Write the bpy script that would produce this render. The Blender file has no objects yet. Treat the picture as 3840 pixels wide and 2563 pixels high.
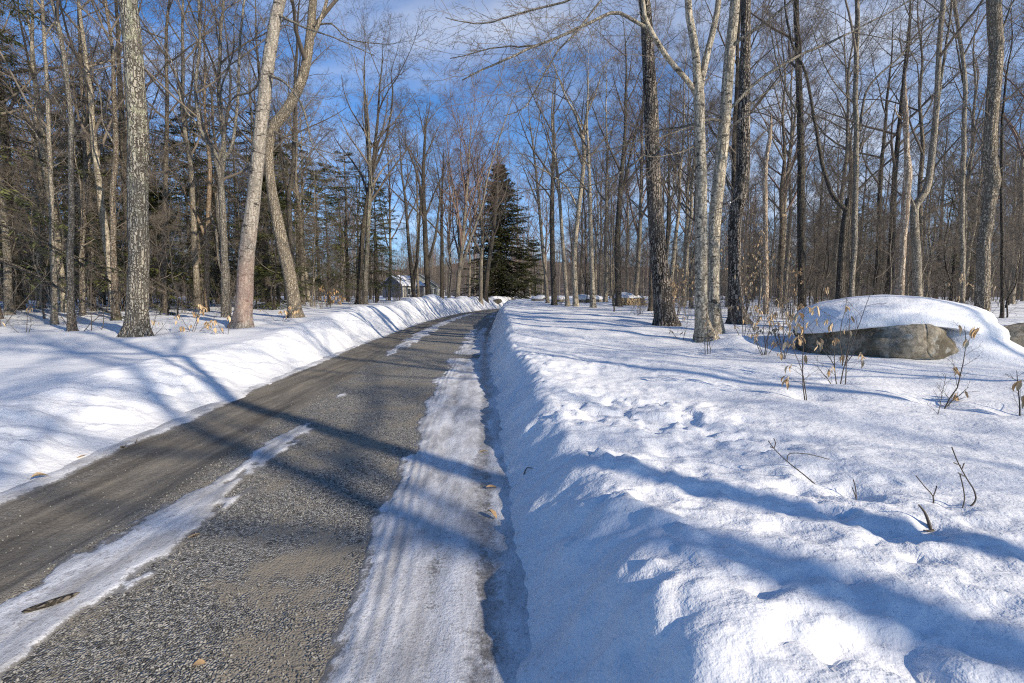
import bpy, bmesh, math
import numpy as np
from mathutils import Vector, Matrix, noise as mnoise

# ------------------------------------------------------------------ camera, sky, sun, exposure
scene = bpy.context.scene
COL = scene.collection
cam_data = bpy.data.cameras.new('camera')
cam_data.sensor_width = 36.0
cam_data.lens = 17.0
cam_data.clip_start = 0.05
cam_data.clip_end = 3000.0
cam = bpy.data.objects.new('camera', cam_data)
COL.objects.link(cam)
cam.location = (0.0, 0.0, 1.6)
cam.rotation_euler = (math.radians(90.0 - 5.375), 0.0, 0.0)
scene.camera = cam

SUN_AZ = math.atan2(0.78, -0.62)        # the sun stands to the right of and behind the viewer
SUN_EL = math.radians(26.5)
sun_dir = Vector((math.sin(SUN_AZ) * math.cos(SUN_EL), math.cos(SUN_AZ) * math.cos(SUN_EL), math.sin(SUN_EL)))
sun_data = bpy.data.lights.new('sun', 'SUN')
sun_data.energy = 5.0
sun_data.angle = math.radians(0.55)
sun_data.color = (1.0, 0.88, 0.71)
sun = bpy.data.objects.new('sun', sun_data)
COL.objects.link(sun)
sun.rotation_euler = sun_dir.to_track_quat('Z', 'Y').to_euler()

world = bpy.data.worlds.new('World')
scene.world = world
world.use_nodes = True
wt = world.node_tree
for n in list(wt.nodes):
    wt.nodes.remove(n)


class NT:
    """tiny helper for node trees"""
    def __init__(self, tree):
        self.t = tree

    def n(self, kind, ins=None, **props):
        nd = self.t.nodes.new(kind)
        for k, v in props.items():
            setattr(nd, k, v)
        for k, v in (ins or {}).items():
            s = nd.inputs[k]
            if isinstance(v, bpy.types.NodeSocket):
                self.t.links.new(v, s)
            else:
                s.default_value = v
        return nd

    def math(self, op, a, b=0.5, clamp=False):
        return self.n('ShaderNodeMath', {0: a, 1: b}, operation=op, use_clamp=clamp).outputs[0]

    def vmath(self, op, a, b):
        return self.n('ShaderNodeVectorMath', {0: a, 1: b}, operation=op).outputs[0]

    def mix(self, fac, a, b, blend='MIX'):
        nd = self.n('ShaderNodeMix', None, data_type='RGBA', blend_type=blend)
        for sock, v in ((nd.inputs[0], fac), (nd.inputs[6], a), (nd.inputs[7], b)):
            if isinstance(v, bpy.types.NodeSocket):
                self.t.links.new(v, sock)
            elif sock.type == 'RGBA':
                sock.default_value = tuple(v) + (1.0,) if len(v) == 3 else v
            else:
                sock.default_value = v
        return nd.outputs[2]

    def ramp(self, fac, stops):
        nd = self.n('ShaderNodeMapRange', {0: fac, 1: stops[0], 2: stops[1], 3: 0.0, 4: 1.0}, interpolation_type='SMOOTHSTEP')
        return nd.outputs[0]

    def noise(self, vec, scale, detail=3.0, rough=0.55, dist=0.0):
        return self.n('ShaderNodeTexNoise', {'Vector': vec, 'Scale': scale, 'Detail': detail, 'Roughness': rough, 'Distortion': dist}).outputs['Fac']

    def scale(self, vec, s):
        return self.vmath('MULTIPLY', vec, s)


w = NT(wt)
sky = w.n('ShaderNodeTexSky', None, sky_type='NISHITA', sun_disc=False)
sky.sun_elevation = SUN_EL
sky.sun_rotation = SUN_AZ
sky.altitude = 300.0
sky.air_density = 1.0
sky.dust_density = 0.3
sky.ozone_density = 3.0
gen = w.n('ShaderNodeTexCoord').outputs['Generated']
sepw = w.n('ShaderNodeSeparateXYZ', {0: gen})
den = w.math('ADD', w.math('MAXIMUM', sepw.outputs[2], 0.0), 0.16)
flat = w.n('ShaderNodeCombineXYZ', {0: w.math('DIVIDE', sepw.outputs[0], den), 1: w.math('DIVIDE', sepw.outputs[1], den), 2: 0.7}).outputs[0]
c1 = w.noise(w.scale(flat, (0.62, 1.05, 1.0)), 1.15, 7.0, 0.56, 0.35)
c2 = w.noise(flat, 0.42, 3.0, 0.5)
bank = w.math('MULTIPLY', w.ramp(sepw.outputs[0], (-0.25, 0.75)), 0.06)      # cloud thickens towards the east
cl = w.ramp(w.math('ADD', bank, w.math('ADD', w.math('MULTIPLY', c1, 0.62), w.math('MULTIPLY', c2, 0.5))), (0.585, 0.84))
cl = w.math('MULTIPLY', cl, 0.85)
skycol = w.mix(1.0, sky.outputs[0], (0.56, 1.06, 1.52), 'MULTIPLY')
pale = w.math('MULTIPLY', w.math('SUBTRACT', 1.0, w.ramp(sepw.outputs[2], (0.02, 0.42))), 0.50)
skycol = w.mix(pale, skycol, (5.2, 6.6, 9.0))
mixed = w.mix(cl, skycol, (8.0, 8.3, 9.0))
bg = w.n('ShaderNodeBackground', {0: mixed, 1: 0.10})
out = w.n('ShaderNodeOutputWorld', {0: bg.outputs[0]})

scene.view_settings.view_transform = 'Standard'
scene.view_settings.look = 'None'
scene.view_settings.exposure = 0.20
scene.view_settings.gamma = 1.0
scene.view_settings.use_curve_mapping = False
scene.cycles.max_bounces = 6
scene.cycles.diffuse_bounces = 3
scene.cycles.glossy_bounces = 2
scene.cycles.transparent_max_bounces = 4
scene.cycles.use_denoising = False
scene.cycles.filter_width = 1.15
scene.cycles.sample_clamp_indirect = 4.0

# ------------------------------------------------------------------ small mesh helpers
def smoothstep(a, b, x):
    t = np.clip((x - a) / (b - a), 0.0, 1.0)
    return t * t * (3.0 - 2.0 * t)


def _hash(ix, iy, seed):
    h = (ix * 374761393 + iy * 668265263 + seed * 974711) & 0xFFFFFFFF
    h = ((h ^ (h >> 13)) * 1274126177) & 0xFFFFFFFF
    return ((h ^ (h >> 16)) & 0xFFFF) / 65535.0


def vnoise(x, y, seed=0):
    xi = np.floor(x).astype(np.int64); yi = np.floor(y).astype(np.int64)
    fx = x - xi; fy = y - yi
    fx = fx * fx * fx * (fx * (fx * 6 - 15) + 10); fy = fy * fy * fy * (fy * (fy * 6 - 15) + 10)
    a = _hash(xi, yi, seed); b = _hash(xi + 1, yi, seed)
    c = _hash(xi, yi + 1, seed); d = _hash(xi + 1, yi + 1, seed)
    return (a + (b - a) * fx) * (1 - fy) + (c + (d - c) * fx) * fy - 0.5


def fbm(x, y, scale, octs=3, seed=0, gain=0.5):
    v = 0.0; amp = 1.0
    for o in range(octs):
        ca, sa = math.cos(0.6 * o + 0.3), math.sin(0.6 * o + 0.3)
        v = v + amp * vnoise((x * ca - y * sa) * scale + 17.3 * o, (x * sa + y * ca) * scale - 9.1 * o, seed + o)
        scale *= 2.03; amp *= gain
    return v


def mesh_from(name, verts, faces, mats, smooth=True, attrs=None, mat_idx=None):
    """verts (n,3), faces (m,k) arrays (or list of such) -> mesh datablock"""
    me = bpy.data.meshes.new(name)
    verts = np.asarray(verts, np.float32)
    fl = faces if isinstance(faces, list) else [faces]
    fl = [np.asarray(f, np.int32) for f in fl if len(f)]
    nl = sum(f.size for f in fl); nf = sum(len(f) for f in fl)
    me.vertices.add(len(verts)); me.vertices.foreach_set('co', verts.ravel())
    me.loops.add(nl); me.polygons.add(nf)
    me.loops.foreach_set('vertex_index', np.concatenate([f.ravel() for f in fl]))
    sizes = np.concatenate([np.full(len(f), f.shape[1], np.int32) for f in fl])
    starts = np.concatenate([[0], np.cumsum(sizes)[:-1]]).astype(np.int32)
    me.polygons.foreach_set('loop_start', starts)
    me.polygons.foreach_set('use_smooth', np.full(nf, smooth, bool))
    for m in (mats if isinstance(mats, (list, tuple)) else [mats]):
        me.materials.append(m)
    if mat_idx is not None:
        me.polygons.foreach_set('material_index', np.asarray(mat_idx, np.int32))
    me.update(calc_edges=True)
    for k, v in (attrs or {}).items():
        a = me.attributes.new(k, 'FLOAT', 'POINT')
        a.data.foreach_set('value', np.asarray(v, np.float32).ravel())
    return me


def link(name, me, parent=None, loc=None):
    o = bpy.data.objects.new(name, me)
    COL.objects.link(o)
    if parent is not None:
        o.parent = parent
    if loc is not None:
        o.location = loc
    return o


def tag(o, label=None, cat=None, group=None, kind=None):
    for k, v in (('label', label), ('category', cat), ('group', group), ('kind', kind)):
        if v:
            o[k] = v
    return o


def thing(name, label, cat, loc, rz=0.0, group=None, scale=1.0):
    o = bpy.data.objects.new(name, None)
    o.empty_display_size = 0.2
    COL.objects.link(o)
    o.location = loc; o.rotation_euler = (0, 0, rz); o.scale = (scale,) * 3
    return tag(o, label, cat, group)


def unit(v):
    return v / np.maximum(np.linalg.norm(v, axis=-1, keepdims=True), 1e-9)


def frames(P):
    T = np.empty_like(P)
    T[:, 1:-1] = P[:, 2:] - P[:, :-2]
    T[:, 0] = P[:, 1] - P[:, 0]; T[:, -1] = P[:, -1] - P[:, -2]
    T = unit(T)
    M = unit(P[:, -1] - P[:, 0])
    ax = np.zeros_like(M); ax[np.arange(len(M)), np.argmin(np.abs(M), axis=1)] = 1.0
    ref = unit(np.cross(M, ax))[:, None, :]
    U = unit(ref - (ref * T).sum(-1, keepdims=True) * T)
    return T, U, np.cross(T, U)


def tubes(groups):
    """groups of (P[N,K,3], R[N,K], sides, radial noise or None) -> verts, quads"""
    vs, fs, off = [], [], 0
    for g in groups:
        P, R, S = g[:3]
        RN = g[3] if len(g) > 3 else None
        N, K = R.shape
        T, U, V = frames(P)
        a = np.arange(S) * (2 * math.pi / S)
        rr = R[:, :, None] * (1.0 if RN is None else RN)
        rr = rr * np.ones((1, 1, S))
        v = P[:, :, None, :] + rr[..., None] * (np.cos(a)[None, None, :, None] * U[:, :, None, :] + np.sin(a)[None, None, :, None] * V[:, :, None, :])
        vs.append(v.reshape(-1, 3))
        idx = np.arange(N * K * S).reshape(N, K, S) + off
        nx = np.roll(idx, -1, axis=2)
        q = np.stack([idx[:, :-1], nx[:, :-1], nx[:, 1:], idx[:, 1:]], axis=-1).reshape(-1, 4)
        fs.append(q); off += N * K * S
    return np.concatenate(vs), np.concatenate(fs)


def along(P, R, t):
    """points, radii and tangents at parameters t[N,n] on the polylines"""
    N, K = R.shape
    f = np.clip(t, 0, 0.9999) * (K - 1)
    i = f.astype(int); fr = (f - i)[..., None]
    r = np.arange(N)[:, None]
    p = P[r, i] * (1 - fr) + P[r, i + 1] * fr
    rad = R[r, i] * (1 - fr[..., 0]) + R[r, i + 1] * fr[..., 0]
    return p, rad, unit(P[r, i + 1] - P[r, i])


def sprout(rng, P, R, n, t0, t1, ang, lens, K, jit, trop, rfrac, rmin, slim=0.016, fall=0.5, minlen=0.0):
    """n side shoots on every polyline"""
    N = len(P)
    plen = np.linalg.norm(np.diff(P, axis=1), axis=-1).sum(1)
    t = t0 + (t1 - t0) * (np.arange(n)[None, :] + rng.random((N, n))) / n
    p, rad, T = along(P, R, t)
    ax = np.where(np.abs(T[..., 2:3]) > 0.9, np.array([1.0, 0, 0]), np.array([0, 0, 1.0]))
    U = unit(np.cross(T, ax)); V = np.cross(T, U)
    az = (np.arange(n) * 2.4)[None, :] + rng.random((N, 1)) * 6.28 + rng.normal(0, 0.5, (N, n))
    a = ang * (1 + rng.normal(0, 0.2, (N, n)))
    d = np.cos(a)[..., None] * T + np.sin(a)[..., None] * (np.cos(az)[..., None] * U + np.sin(az)[..., None] * V)
    L = np.maximum(lens * plen[:, None] * (1 - fall * t) * rng.uniform(0.55, 1.3, (N, n)), minlen)
    r0 = np.maximum(np.minimum(rfrac * rad, L * slim), rmin)
    M = N * n
    d = d.reshape(M, 3); L = L.reshape(M); r0 = r0.reshape(M)
    out = np.empty((M, K, 3)); out[:, 0] = p.reshape(M, 3)
    st = (L / (K - 1))[:, None]
    for k in range(1, K):
        out[:, k] = out[:, k - 1] + d * st
        d = unit(d + rng.normal(0, jit, (M, 3)) + np.array([0, 0, trop]))
    s = np.linspace(0, 1, K)[None, :]
    RR = np.maximum(r0[:, None] * (1 - 0.8 * s), rmin * 0.8)
    return out, RR


def crspline(pts, step):
    """Catmull-Rom resampling of rows (x,y,z,r)"""
    p = np.asarray(pts, float)
    q = np.vstack([2 * p[0] - p[1], p, 2 * p[-1] - p[-2]])
    o = []
    for i in range(1, len(q) - 2):
        n = max(2, int(np.linalg.norm(q[i + 1, :3] - q[i, :3]) / step))
        t = np.arange(n)[:, None] / n
        a, b, c, d = q[i - 1], q[i], q[i + 1], q[i + 2]
        o.append(0.5 * (2 * b + (c - a) * t + (2 * a - 5 * b + 4 * c - d) * t * t + (3 * b - a - 3 * c + d) * t ** 3))
    o.append(p[-1:])
    o = np.vstack(o)
    o[:, 3] = np.maximum(o[:, 3], 0.003)
    return o


def radial(rng, K, S, amp):
    a = rng.normal(0, 1, (K, S))
    a = (a + np.roll(a, 1, 1) + np.roll(a, -1, 1)) / 3
    b = a.copy()
    for k in range(1, K):
        b[k] = 0.72 * b[k - 1] + 0.5 * a[k]
    return (1 + amp * b)[None]


# ------------------------------------------------------------------ the lie of the land
_yy = np.arange(-45, 140, 0.25)
_XL = np.interp(_yy, [-45, 0, 3.8, 6.2, 9.3, 16, 27, 36, 45, 57, 66, 75, 85, 140], [-3.0, -3.75, -4.0, -4.26, -4.5, -5.0, -5.4, -5.35, -4.9, -3.2, 0.2, 7, 18, 90])
_XR = np.interp(_yy, [-45, 0, 2, 4.2, 10.4, 17.6, 26.6, 38.6, 51.5, 58, 64, 70, 80, 140], [0.75, 0.12, 0.05, -0.08, -0.43, -0.8, -1.05, -1.0, -0.2, 1.4, 5.0, 10.5, 22, 94])
_k = np.ones(13) / 13
_XL = np.convolve(np.pad(_XL, 6, 'edge'), _k, 'valid'); _XR = np.convolve(np.pad(_XR, 6, 'edge'), _k, 'valid')


def xl(y): return np.interp(y, _yy, _XL)
def xr(y): return np.interp(y, _yy, _XR)


PITS = []          # snow hollows round trunks: x, y, radius, depth


def field(x, y):
    r = np.interp(y, [-45, 0, 4, 8, 11, 14.5, 18, 25, 40, 70, 130, 200], [0.30, 0.36, 0.42, 0.47, 0.56, 0.74, 0.86, 0.96, 1.08, 1.28, 1.6, 2.0])
    return r + 0.10 * fbm(x, y, 0.22, 2, 5) * smoothstep(2, 8, np.abs(x - xr(y) + 2))


def snow_h(x, y, fine=True):
    x = np.asarray(x, float); y = np.asarray(y, float)
    L = xl(y); R_ = xr(y)
    edge = 0.10 * fbm(x * 0.2, y, 1.3, 3, 11) * np.clip(y / 4.0, 0.3, 1.6) + 0.07 * fbm(x, y, 4.5, 3, 12)
    dr = x - R_ - edge
    dl = L - x + edge
    F = field(x, y)
    side_r = dr > -(R_ - L) * 0.5
    d = np.where(side_r, dr, dl)
    wid = np.where(side_r, 0.64 + 0.22 * fbm(x * 0.3, y, 0.5, 2, 21), 1.35 + 0.5 * fbm(x * 0.3, y, 0.35, 2, 22) + 0.012 * np.clip(y, 0, 40))
    t = np.clip(d / wid, 0, 1)
    prof = np.where(side_r, 1 - (1 - t) ** 1.5 - 0.04 * np.sin(t * 6.28), np.sin(t * math.pi / 2) ** 1.15)
    far = smoothstep(12, 38, y)
    crest = np.where(side_r, 0.035 + 0.06 * far, 0.06 + 0.16 * far)
    lump = 1 + 1.3 * fbm(x * 0.35, y, 0.55, 2, 31)
    ridge = crest * np.exp(-((d - wid) / (0.45 + 0.3 * far)) ** 2) * lump
    h = F * prof + ridge * (d > 0)
    pile = np.where(~side_r, 0.45 * np.exp(-((y - 41) / 3.2) ** 2 - ((d - 1.7) / 1.0) ** 2) + 0.35 * np.exp(-((y - 34) / 2.2) ** 2 - ((d - 1.5) / .8) ** 2), 0)
    h = h + pile
    out_ = smoothstep(0.02, 0.5, d)
    h = h + out_ * (0.095 * fbm(x, y, 0.55, 3, 41))
    # long drifts, lying across the slope right of the drive
    h = h + out_ * 0.06 * fbm(x * 0.35, y, 0.9, 2, 44) * side_r
    if fine:
        near = np.exp(-np.clip(y - 4, 0, 99) / 9.0)
        h = h + out_ * (0.010 + 0.016 * near) * fbm(x, y, 2.6, 3, 51) * (0.35 + 0.65 * side_r)
        rough = np.exp(-((d - 1.5) / 1.2) ** 2) * side_r * near
        rdg = np.abs(fbm(x, y, 4.2, 3, 61))
        h = h + out_ * rough * (0.065 * (0.22 - rdg) + 0.014 * fbm(x, y, 14.0, 2, 71))
        # rotten, pitted patches
        patch = smoothstep(-0.06, 0.14, fbm(x, y, 0.6, 2, 151)) * side_r * smoothstep(0.6, 1.0, d) * smoothstep(3.0, 1.7, d) * smoothstep(9, 5, y)
        pit = smoothstep(0.06, 0.34, fbm(x, y * 1.2, 3.4, 3, 153))
        h = h - out_ * patch * (0.062 * pit + 0.018 * smoothstep(0.05, 0.3, fbm(x, y, 9.0, 2, 155)))
        clods = smoothstep(0.16, 0.42, fbm(x, y, 5.5, 2, 157)) * np.exp(-((d - 0.55) / 0.4) ** 2) * near
        h = h + out_ * clods * 0.055
        # sagging, dripping texture on the bank faces
        face = (t > 0.02) * (t < 1) * out_
        h = h + face * 0.050 * fbm(x * 0.9 + y * 0.4, y * 2.2 - x, 2.4, 3, 81)
    for (px, py, pr, pd) in PITS:
        g = ((x - px) ** 2 + (y - py) ** 2) / (pr * pr)
        h = h - pd * np.exp(-g)
    # drift against the boulder
    h = h + 0.40 * np.exp(-((x - 8.8) / 0.7) ** 2 - ((y - 8.95) / 0.8) ** 2) + 0.70 * np.exp(-((x - 8.0) / 0.48) ** 2 - ((y - 8.75) / 0.6) ** 2)
    h = h + 0.25 * np.exp(-((x - 5.0) / 0.6) ** 2 - ((y - 10.4) / 0.9) ** 2)
    return np.where(d > 0, np.maximum(h, 0.012), np.maximum(-0.2, d * 1.6))


def sh(x, y):
    return float(snow_h(np.array([x]), np.array([y]), False)[0])

# ------------------------------------------------------------------ materials
def material(name):
    m = bpy.data.materials.new(name)
    m.use_nodes = True
    t = m.node_tree
    b = t.nodes['Principled BSDF']
    nt = NT(t)
    return m, nt, b


def setc(nt, b, key, v):
    if isinstance(v, bpy.types.NodeSocket):
        nt.t.links.new(v, b.inputs[key])
    else:
        b.inputs[key].default_value = v


def bump(nt, b, h, strength, dist):
    bm = nt.n('ShaderNodeBump', {'Strength': strength, 'Distance': dist, 'Height': h})
    nt.t.links.new(bm.outputs[0], b.inputs['Normal'])
    return bm


def coords(nt):
    return nt.n('ShaderNodeTexCoord').outputs['Object']


def rnd(nt):
    return nt.n('ShaderNodeObjectInfo').outputs['Random']


def plain(name, col, rough=0.8, var=0.0, vscale=6.0, bmp=0.0):
    m, nt, b = material(name)
    c = coords(nt)
    if var:
        nz = nt.noise(c, vscale, 4.0)
        lo = tuple(x * (1 - var) for x in col); hi = tuple(min(1, x * (1 + var)) for x in col)
        setc(nt, b, 'Base Color', nt.mix(nt.ramp(nz, (0.3, 0.7)), lo, hi))
        if bmp:
            bump(nt, b, nz, 0.6, bmp)
    else:
        setc(nt, b, 'Base Color', tuple(col) + (1,))
    setc(nt, b, 'Roughness', rough)
    b.inputs['Specular IOR Level'].default_value = 0.25
    return m


def mat_snow():
    m, nt, b = material('snow')
    c = coords(nt)
    n1 = nt.noise(c, 1.1, 4.0)
    n2 = nt.noise(c, 55.0, 3.0, 0.7)
    n3 = nt.noise(c, 9.0, 4.0, 0.6)
    col = nt.mix(nt.ramp(n1, (0.3, 0.7)), (0.74, 0.76, 0.79), (0.85, 0.855, 0.865))
    # specks of bark and seed lying on the snow
    v = nt.n('ShaderNodeTexVoronoi', {'Vector': c, 'Scale': 48.0, 'Randomness': 1.0})
    sp = nt.math('LESS_THAN', v.outputs['Distance'], 0.10)
    rare = nt.math('GREATER_THAN', nt.n('ShaderNodeSeparateColor', {0: v.outputs['Color']})  .outputs[0], 0.985)
    col = nt.mix(nt.math('MULTIPLY', nt.math('MULTIPLY', sp, rare), 0.7), col, (0.10, 0.08, 0.06))
    # grit thrown up along the road edge
    gr = nt.n('ShaderNodeAttribute', None, attribute_name='grit').outputs['Fac']
    gn = nt.ramp(nt.noise(c, 34.0, 4.0, 0.75), (0.52, 0.70))
    col = nt.mix(nt.math('MULTIPLY', gr, nt.math('ADD', nt.math('MULTIPLY', gn, 0.7), 0.22)), col, (0.30, 0.265, 0.22))
    setc(nt, b, 'Base Color', col)
    setc(nt, b, 'Roughness', 0.62)
    b.inputs['Specular IOR Level'].default_value = 0.35
    b.inputs['Subsurface Weight'].default_value = 0.0
    h = nt.math('ADD', nt.math('MULTIPLY', n2, 0.0036), nt.math('ADD', nt.math('MULTIPLY', n3, 0.026), nt.math('MULTIPLY', nt.ramp(nt.noise(c, 21.0, 3.0, 0.6), (0.42, 0.62)), 0.0028)))
    bump(nt, b, h, 0.7, 1.0)
    return m


def mat_ice():
    m, nt, b = material('trodden_ice')
    c = coords(nt)
    st = nt.scale(c, (1.0, 0.28, 1.0))
    n1 = nt.noise(st, 5.0, 5.0, 0.65)
    n2 = nt.noise(c, 60.0, 4.0, 0.75)
    n3 = nt.noise(c, 16.0, 4.0, 0.65)
    dirt = nt.n('ShaderNodeAttribute', None, attribute_name='dirt').outputs['Fac']
    col = nt.mix(nt.ramp(n1, (0.32, 0.68)), (0.36, 0.36, 0.365), (0.74, 0.75, 0.77))
    grit = nt.math('MULTIPLY', nt.ramp(n2, (0.50, 0.66)), nt.ramp(n3, (0.36, 0.62)))
    col = nt.mix(nt.math('MULTIPLY', grit, 0.75), col, (0.20, 0.18, 0.155))
    wet = nt.ramp(nt.math('ADD', dirt, nt.math('MULTIPLY', nt.math('SUBTRACT', n3, 0.5), 1.3)), (0.35, 0.8))
    col = nt.mix(nt.math('MULTIPLY', wet, 0.75), col, nt.mix(nt.ramp(nt.noise(c, 38.0, 4.0, 0.75), (0.45, 0.62)), (0.30, 0.30, 0.31), (0.10, 0.09, 0.078)))
    # thin rims let the gravel show through in crumbs
    thin = nt.n('ShaderNodeAttribute', None, attribute_name='thin').outputs['Fac']
    crumb = nt.ramp(nt.math('ADD', thin, nt.math('MULTIPLY', nt.math('SUBTRACT', nt.noise(c, 45.0, 4.0, 0.7), 0.5), 1.5)), (0.35, 0.75))
    col = nt.mix(nt.math('MULTIPLY', crumb, 0.85), col, (0.14, 0.13, 0.115))
    setc(nt, b, 'Base Color', col)
    ro = nt.math('SUBTRACT', 0.62, nt.math('MULTIPLY', wet, 0.3))
    setc(nt, b, 'Roughness', ro)
    b.inputs['Specular IOR Level'].default_value = 0.4
    h = nt.math('ADD', nt.math('MULTIPLY', n2, 0.010), nt.math('MULTIPLY', n1, 0.02))
    bump(nt, b, h, 0.8, 1.0)
    return m


def mat_road():
    m, nt, b = material('gravel_road')
    c = coords(nt)
    v1 = nt.n('ShaderNodeTexVoronoi', {'Vector': c, 'Scale': 76.0, 'Randomness': 1.0})
    v2 = nt.n('ShaderNodeTexVoronoi', {'Vector': c, 'Scale': 190.0, 'Randomness': 1.0})
    n1 = nt.noise(c, 1.3, 5.0, 0.6)
    n2 = nt.noise(c, 11.0, 4.0, 0.65)
    st = nt.scale(c, (3.2, 0.32, 1.0))
    n3 = nt.noise(st, 1.7, 5.0, 0.6, 0.3)
    lane = nt.n('ShaderNodeAttribute', None, attribute_name='lane').outputs['Fac']   # 1 in the muddy wheel lane
    g1 = nt.n('ShaderNodeSeparateColor', {0: v1.outputs['Color']})
    g2 = nt.n('ShaderNodeSeparateColor', {0: v2.outputs['Color']})
    peb = nt.mix(g1.outputs[0], (0.05, 0.05, 0.048), (0.44, 0.42, 0.375))
    fine = nt.mix(g2.outputs[1], (0.09, 0.083, 0.068), (0.29, 0.265, 0.215))
    mud = nt.mix(nt.ramp(n3, (0.3, 0.7)), (0.045, 0.035, 0.026), (0.26, 0.225, 0.17))
    packed = nt.mix(nt.math('MULTIPLY', g2.outputs[0], 0.35), (0.27, 0.235, 0.18), fine)
    pk = nt.ramp(nt.math('ADD', nt.math('MULTIPLY', n1, 0.8), nt.math('MULTIPLY', n2, 0.25)), (0.50, 0.62))
    col = nt.mix(pk, peb, packed)
    col = nt.mix(nt.math('MULTIPLY', lane, 0.85), col, nt.mix(0.22, mud, fine))
    setc(nt, b, 'Base Color', col)
    setc(nt, b, 'Roughness', 0.8)
    b.inputs['Specular IOR Level'].default_value = 0.3
    stone = nt.math('SUBTRACT', 0.6, v1.outputs['Distance'])
    stone = nt.math('MULTIPLY', stone, nt.math('SUBTRACT', 1.0, nt.math('MULTIPLY', nt.math('MAXIMUM', pk, lane), 0.75)))
    h = nt.math('ADD', nt.math('MULTIPLY', stone, 0.018), nt.math('ADD', nt.math('MULTIPLY', n2, 0.014), nt.math('MULTIPLY', n3, 0.012)))
    bump(nt, b, h, 0.9, 1.0)
    return m


def mat_bark(name, lo, hi, stretch, scale, depth, lichen=0.0, scars=0.0, pink=0.0, rand=0.25):
    m, nt, b = material(name)
    c = coords(nt)
    r = rnd(nt)
    c2 = nt.vmath('ADD', c, nt.n('ShaderNodeCombineXYZ', {0: nt.math('MULTIPLY', r, 31.0), 1: nt.math('MULTIPLY', r, 17.0), 2: nt.math('MULTIPLY', r, 43.0)}).outputs[0])
    wob = nt.noise(c2, 3.0, 3.0)
    st = nt.vmath('ADD', nt.scale(c2, (1, 1, stretch)), nt.n('ShaderNodeCombineXYZ', {0: nt.math('MULTIPLY', wob, 0.10), 1: nt.math('MULTIPLY', wob, 0.10), 2: wob}).outputs[0])
    v = nt.n('ShaderNodeTexVoronoi', {'Vector': st, 'Scale': scale, 'Randomness': 1.0}, feature='DISTANCE_TO_EDGE')
    n1 = nt.noise(st, scale * 0.8, 5.0, 0.65)
    n2 = nt.noise(c2, 1.4, 4.0, 0.6)
    fur = nt.ramp(v.outputs['Distance'], (0.0, 0.28))
    t = nt.ramp(nt.math('ADD', nt.math('MULTIPLY', fur, 0.75), nt.math('MULTIPLY', n1, 0.6)), (0.36, 1.0))
    col = nt.mix(t, lo, hi)
    col = nt.mix(nt.math('MULTIPLY', nt.ramp(n2, (0.35, 0.65)), 0.35), col, tuple(x * 0.6 for x in hi))
    h = nt.math('ADD', nt.math('MULTIPLY', fur, 0.7), nt.math('MULTIPLY', n1, 0.6))
    if lichen:
        ln = nt.noise(nt.scale(c2, (1, 1, 0.8)), 5.5, 5.0, 0.7)
        zl = nt.ramp(nt.n('ShaderNodeSeparateXYZ', {0: c}).outputs[2], (1.5, 6.5))
        lm = nt.math('MULTIPLY', nt.ramp(ln, (0.50, 0.60)), nt.math('MULTIPLY', zl, lichen))
        col = nt.mix(lm, col, (0.36, 0.36, 0.25))
        pl = nt.ramp(nt.noise(c2, 14.0, 3.0, 0.6), (0.55, 0.63))
        col = nt.mix(nt.math('MULTIPLY', pl, 0.45 * lichen), col, (0.50, 0.49, 0.43))
    if scars:
        sc = nt.scale(c2, (1.0, 1.0, 2.6))
        s1 = nt.noise(sc, 3.6, 4.0, 0.7, 0.4)
        col = nt.mix(nt.math('MULTIPLY', nt.ramp(s1, (0.575, 0.62)), scars), col, (0.035, 0.032, 0.028))
        s2 = nt.noise(nt.scale(c2, (1, 1, 1.6)), 22.0, 2.0, 0.5)
        col = nt.mix(nt.math('MULTIPLY', nt.ramp(s2, (0.60, 0.66)), scars * 0.7), col, (0.07, 0.06, 0.05))
        s3 = nt.noise(c2, 30.0, 2.0, 0.5)
        col = nt.mix(nt.math('MULTIPLY', nt.ramp(s3, (0.62, 0.66)), 0.5), col, (0.62, 0.60, 0.54))
    if pink:
        z = nt.n('ShaderNodeSeparateXYZ', {0: c}).outputs[2]
        pm = nt.math('MULTIPLY', nt.math('SUBTRACT', 1.0, nt.ramp(z, (1.2, 3.6))), nt.ramp(n2, (0.38, 0.6)))
        col = nt.mix(nt.math('MULTIPLY', pm, pink), col, (0.33, 0.19, 0.15))
    br = nt.math('ADD', 1.0 - rand, nt.math('MULTIPLY', r, 2 * rand))
    col = nt.mix(1.0, col, nt.n('ShaderNodeCombineColor', {0: br, 1: br, 2: br}).outputs[0], 'MULTIPLY')
    setc(nt, b, 'Base Color', col)
    setc(nt, b, 'Roughness', 0.85)
    b.inputs['Specular IOR Level'].default_value = 0.2
    bump(nt, b, h, 0.9, depth)
    return m


def mat_twig(name, lo, hi):
    m, nt, b = material(name)
    c = coords(nt)
    r = rnd(nt)
    n1 = nt.noise(c, 0.9, 3.0)
    f = nt.math('ADD', nt.math('MULTIPLY', r, 0.5), nt.math('MULTIPLY', n1, 0.6), True)
    setc(nt, b, 'Base Color', nt.mix(f, lo, hi))
    setc(nt, b, 'Roughness', 0.7)
    b.inputs['Specular IOR Level'].default_value = 0.3
    return m


def mat_needles(name, lo, hi):
    m, nt, b = material(name)
    c = coords(nt)
    n1 = nt.noise(c, 2.2, 4.0)
    setc(nt, b, 'Base Color', nt.mix(nt.ramp(n1, (0.35, 0.7)), lo, hi))
    setc(nt, b, 'Roughness', 0.6)
    b.inputs['Specular IOR Level'].default_value = 0.25
    return m


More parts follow.
